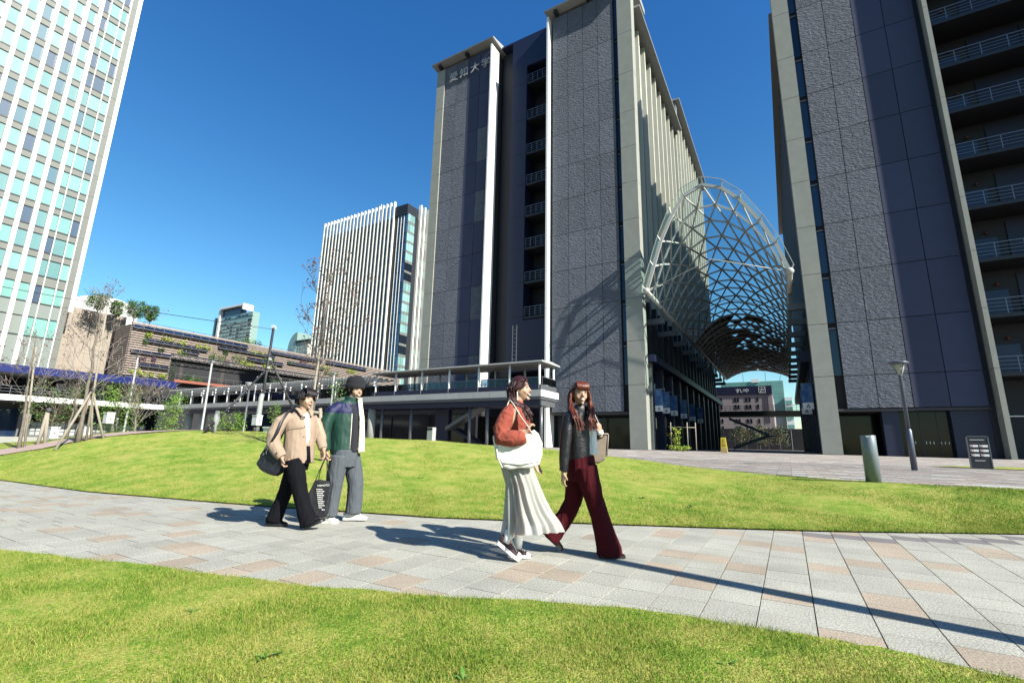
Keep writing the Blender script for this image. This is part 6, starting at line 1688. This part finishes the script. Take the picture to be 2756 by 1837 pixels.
# ------------------------------------------------------------- man in the beanie
P4 = person('person', 'man in a black beanie and green and navy fleece jacket with grey trousers', (-5.112, 4.599))
m = MB(); T = head_parts(m, (-.062, 0, 1.725), R(-40), 1.07, pitch=-.03)
m.tube([(-.10,0,1.50),(-.09,0,1.6),(-.075,0,1.67)], [.065,.06,.06], 12)
yw = R(-48)
torso(m, [(-.12,0,.84,.10,.13),(-.12,0,1.05,.11,.16),(-.12,0,1.3,.12,.19),(-.12,0,1.48,.10,.20),(-.11,0,1.56,.06,.07)], yw)
m.tube([(-.27,-.13,1.48),(-.34,-.2,1.18),(-.305,-.21,.92),(-.30,-.21,.89)], [.055,.048,.032,.03], 9); fingers(m, (-.298,-.21,.895), (.06,0,-1), (.7,.5,.1), .95, 1.1)
m.tube([(-.05,.13,1.48),(-.06,.2,1.18),(-.04,.2,.93)], [.055,.048,.032], 9); fingers(m, (-.04,.2,.92), (.1,0,-1), (-.3,-.8,.1), .6, 1.05)
m.tube([(-.15,-.06,.82),(-.19,-.09,.45),(-.23,-.09,.08)], [.08,.06,.04], 11); m.tube([(-.10,.06,.82),(.03,.09,.47),(.03,.09,.09)], [.08,.06,.04], 11)
remeshed('body', m, skin_m, P4, .006, 2); face(P4, T)
green = M('green_nylon', (.012,.062,.045), .6, spec=.3, var=.06, vscale=10, local=True); navyc = M('navy_nylon', (.010,.013,.085), .6, spec=.3, local=True); fleece = M('cream_fleece', (.74,.71,.60), .95, var=.06, vscale=30, bump=.6, bscale=80, local=True)
m = MB(); torso(m, [(-.15,0,.86,.145,.165),(-.15,0,.92,.155,.18),(-.15,0,1.1,.15,.185),(-.148,0,1.3,.148,.195),(-.14,0,1.44,.135,.20),(-.125,0,1.53,.105,.155),(-.105,0,1.58,.085,.095),(-.10,0,1.635,.088,.095)], yw)
m.tube([(-.22,-.10,1.50),(-.29,-.18,1.42),(-.335,-.22,1.28),(-.345,-.235,1.14),(-.325,-.235,1.0),(-.305,-.225,.915)], [.078,.082,.080,.078,.072,.055], 14)
m.tube([(-.05,.12,1.49),(-.06,.18,1.40),(-.06,.22,1.2),(-.05,.22,1.05),(-.04,.2,.95)], [.075,.08,.075,.07,.055], 14)
remeshed('jacket', m, [green, navyc], P4, .007, 4, wr=.0045, ws=7, st=(1.7,1.7,.7), seed=12, matfn=lambda c: 1 if 1.405 < c[2] < 1.545 + .35*max(0, -.20-c[0]) and not (abs(c[0]+.1) < .085 and c[2] > 1.56) else 0)
f_ = V3(math.cos(yw), math.sin(yw), 0); s_ = V3(-f_.y, f_.x, 0); c0 = V3(-.15,0,0)
m = MB(); m.tube([c0 + f_*.125 + s_*.075 + V3(0,0,.90), c0 + f_*.125 + s_*.07 + V3(0,0,1.1), c0 + f_*.12 + s_*.06 + V3(0,0,1.35), c0 + f_*.09 + s_*.01 + V3(0,0,1.53)], [(.05,.062),(.05,.058),(.045,.05),(.035,.05)], 14, side=f_)
remeshed('t_shirt', m, M('charcoal_tee', (.014,.014,.024), .9, local=True), P4, .007, 3)
m = MB(); m.tube([c0 + f_*.15 + s_*.185 + V3(0,0,.90), c0 + f_*.15 + s_*.175 + V3(0,0,1.1), c0 + f_*.145 + s_*.155 + V3(0,0,1.35), c0 + f_*.125 + s_*.125 + V3(0,0,1.52), c0 + f_*.12 + s_*.11 + V3(0,0,1.62)], [(.02,.045),(.02,.043),(.018,.036),(.018,.032),(.016,.035)], 12, side=f_)
remeshed('fleece_lining', m, fleece, P4, .006, 2, wr=.003, ws=30, seed=13)
m = MB(); m.tube([c0 + f_*.156 + s_*.015 + V3(0,0,.92), c0 + f_*.153 + s_*.015 + V3(0,0,1.15), c0 + f_*.146 + s_*.01 + V3(0,0,1.38), c0 + f_*.115 + V3(0,0,1.53)], .006, 6); local('zip', m, fleece, P4)
grey_t = M('grey_wool', (.125,.14,.16), .95, spec=.15, var=.06, vscale=14, local=True)
m = MB(); torso(m, [(-.12,0,.70,.15,.175),(-.12,0,.80,.155,.18),(-.12,0,.92,.145,.17)], R(-30))
m.tube([(-.17,-.09,.84),(-.18,-.095,.66),(-.195,-.095,.45),(-.215,-.095,.25),(-.225,-.095,.09)], [.125,.112,.10,.098,.10], 18)
m.tube([(-.08,.09,.84),(-.02,.09,.66),(.025,.09,.47),(.03,.09,.28),(.025,.09,.10)], [.125,.112,.10,.098,.10], 18)
remeshed('trousers', m, grey_t, P4, .008, 3, wr=.006, ws=10, st=(2,2,.45), seed=14)
shoe(P4, 'shoe', (-.31,.0), (-.09,.0), -.095, .052, .085, white_cloth, white_rubber, .032, yaw=-.03, laces=white_rubber)
shoe(P4, 'shoe', (-.10,.012), (.215,.02), .09, .050, .08, white_cloth, white_rubber, .032, laces=white_rubber)
beanie = M('black_rib_knit', (.010,.010,.016), .95, bump=.6, bscale=160, bstretch=(1,1,.12), local=True)
m = MB(); hc = V3(-.07,0,1.72)
m.lathe([(.116,.035),(.1255,.05),(.1265,.12),(.123,.152),(.110,.182),(.080,.202),(.035,.212),(.005,.213)], hc, 26); local('beanie', m, beanie, P4)
m = MB(); m.lathe([(.112,.030),(.124,.031),(.1285,.042),(.1295,.092),(.125,.100)], hc, 26); local('beanie_cuff', m, beanie, P4)
m = MB(); r = random.Random(41)
for k in range(50):
    a = R(r.uniform(100, 300)); p = T(math.cos(a)*.097, math.sin(a)*.081, .03); lock(m, [p, T(math.cos(a)*.098, math.sin(a)*.082, -.02), T(math.cos(a)*.09-.005, math.sin(a)*.075, -.055)], .008)
local('hair', m, hair_black, P4)
Bb = E('tote_bag', 'black tote bag with white printed text held by the man in the beanie', 'bag', (-5.112, 4.599, 0), rz=CAM_YAW)
slab_bag('bag_body', [(-.40,.535),(-.335,.545),(-.17,.515),(-.185,.30),(-.20,.13),(-.23,.088),(-.32,.085),(-.43,.12),(-.50,.26)], -.27, -.19, M('black_canvas', (.013,.014,.022), .75, bump=.2, bscale=200, local=True), Bb, wr=.004, seed=15)
m = MB()
for x0, x1, y in ((-.385,-.30,-.262),(-.245,-.285,-.262),(-.37,-.295,-.20),(-.22,-.285,-.20)):
    m.tube([(x0,y,.53), ((x0*2+x1)/3,-.235,.66), (x1,-.225,.83), ((x1-.29)/2,-.215,.865)], [(.011,.004)]*4, 6, side=(0,1,0))
local('handles', m, nylon, Bb)
m = MB(); r = random.Random(9); 
for k in range(11):
    w_ = r.uniform(.05,.085) if k < 9 else .035; z = .425 - .0245*k; x0 = -.355 + .006*k + (.035 if k > 9 else 0)
    q = x0
    while q < x0 + w_:
        d = r.uniform(.008,.02); m.box(q, q+d, -.2785, -.2765, z, z+.010); q += d + .004
local('printed_lines', m, white_cloth, Bb)
cu = bpy.data.curves.new('t', 'FONT'); cu.body = 'MAMOTO'; cu.size = .034; cu.extrude = .001
to = bpy.data.objects.new('tmp', cu); COL.objects.link(to); me = bpy.data.meshes.new_from_object(to.evaluated_get(bpy.context.evaluated_depsgraph_get())); bpy.data.objects.remove(to)
me.materials.clear(); me.materials.append(white_cloth); o = bpy.data.objects.new('printed_title', me); COL.objects.link(o); o.parent = Bb; o.location = (-.345,-.2775,.462); o.rotation_euler = (R(90),R(-4),0)
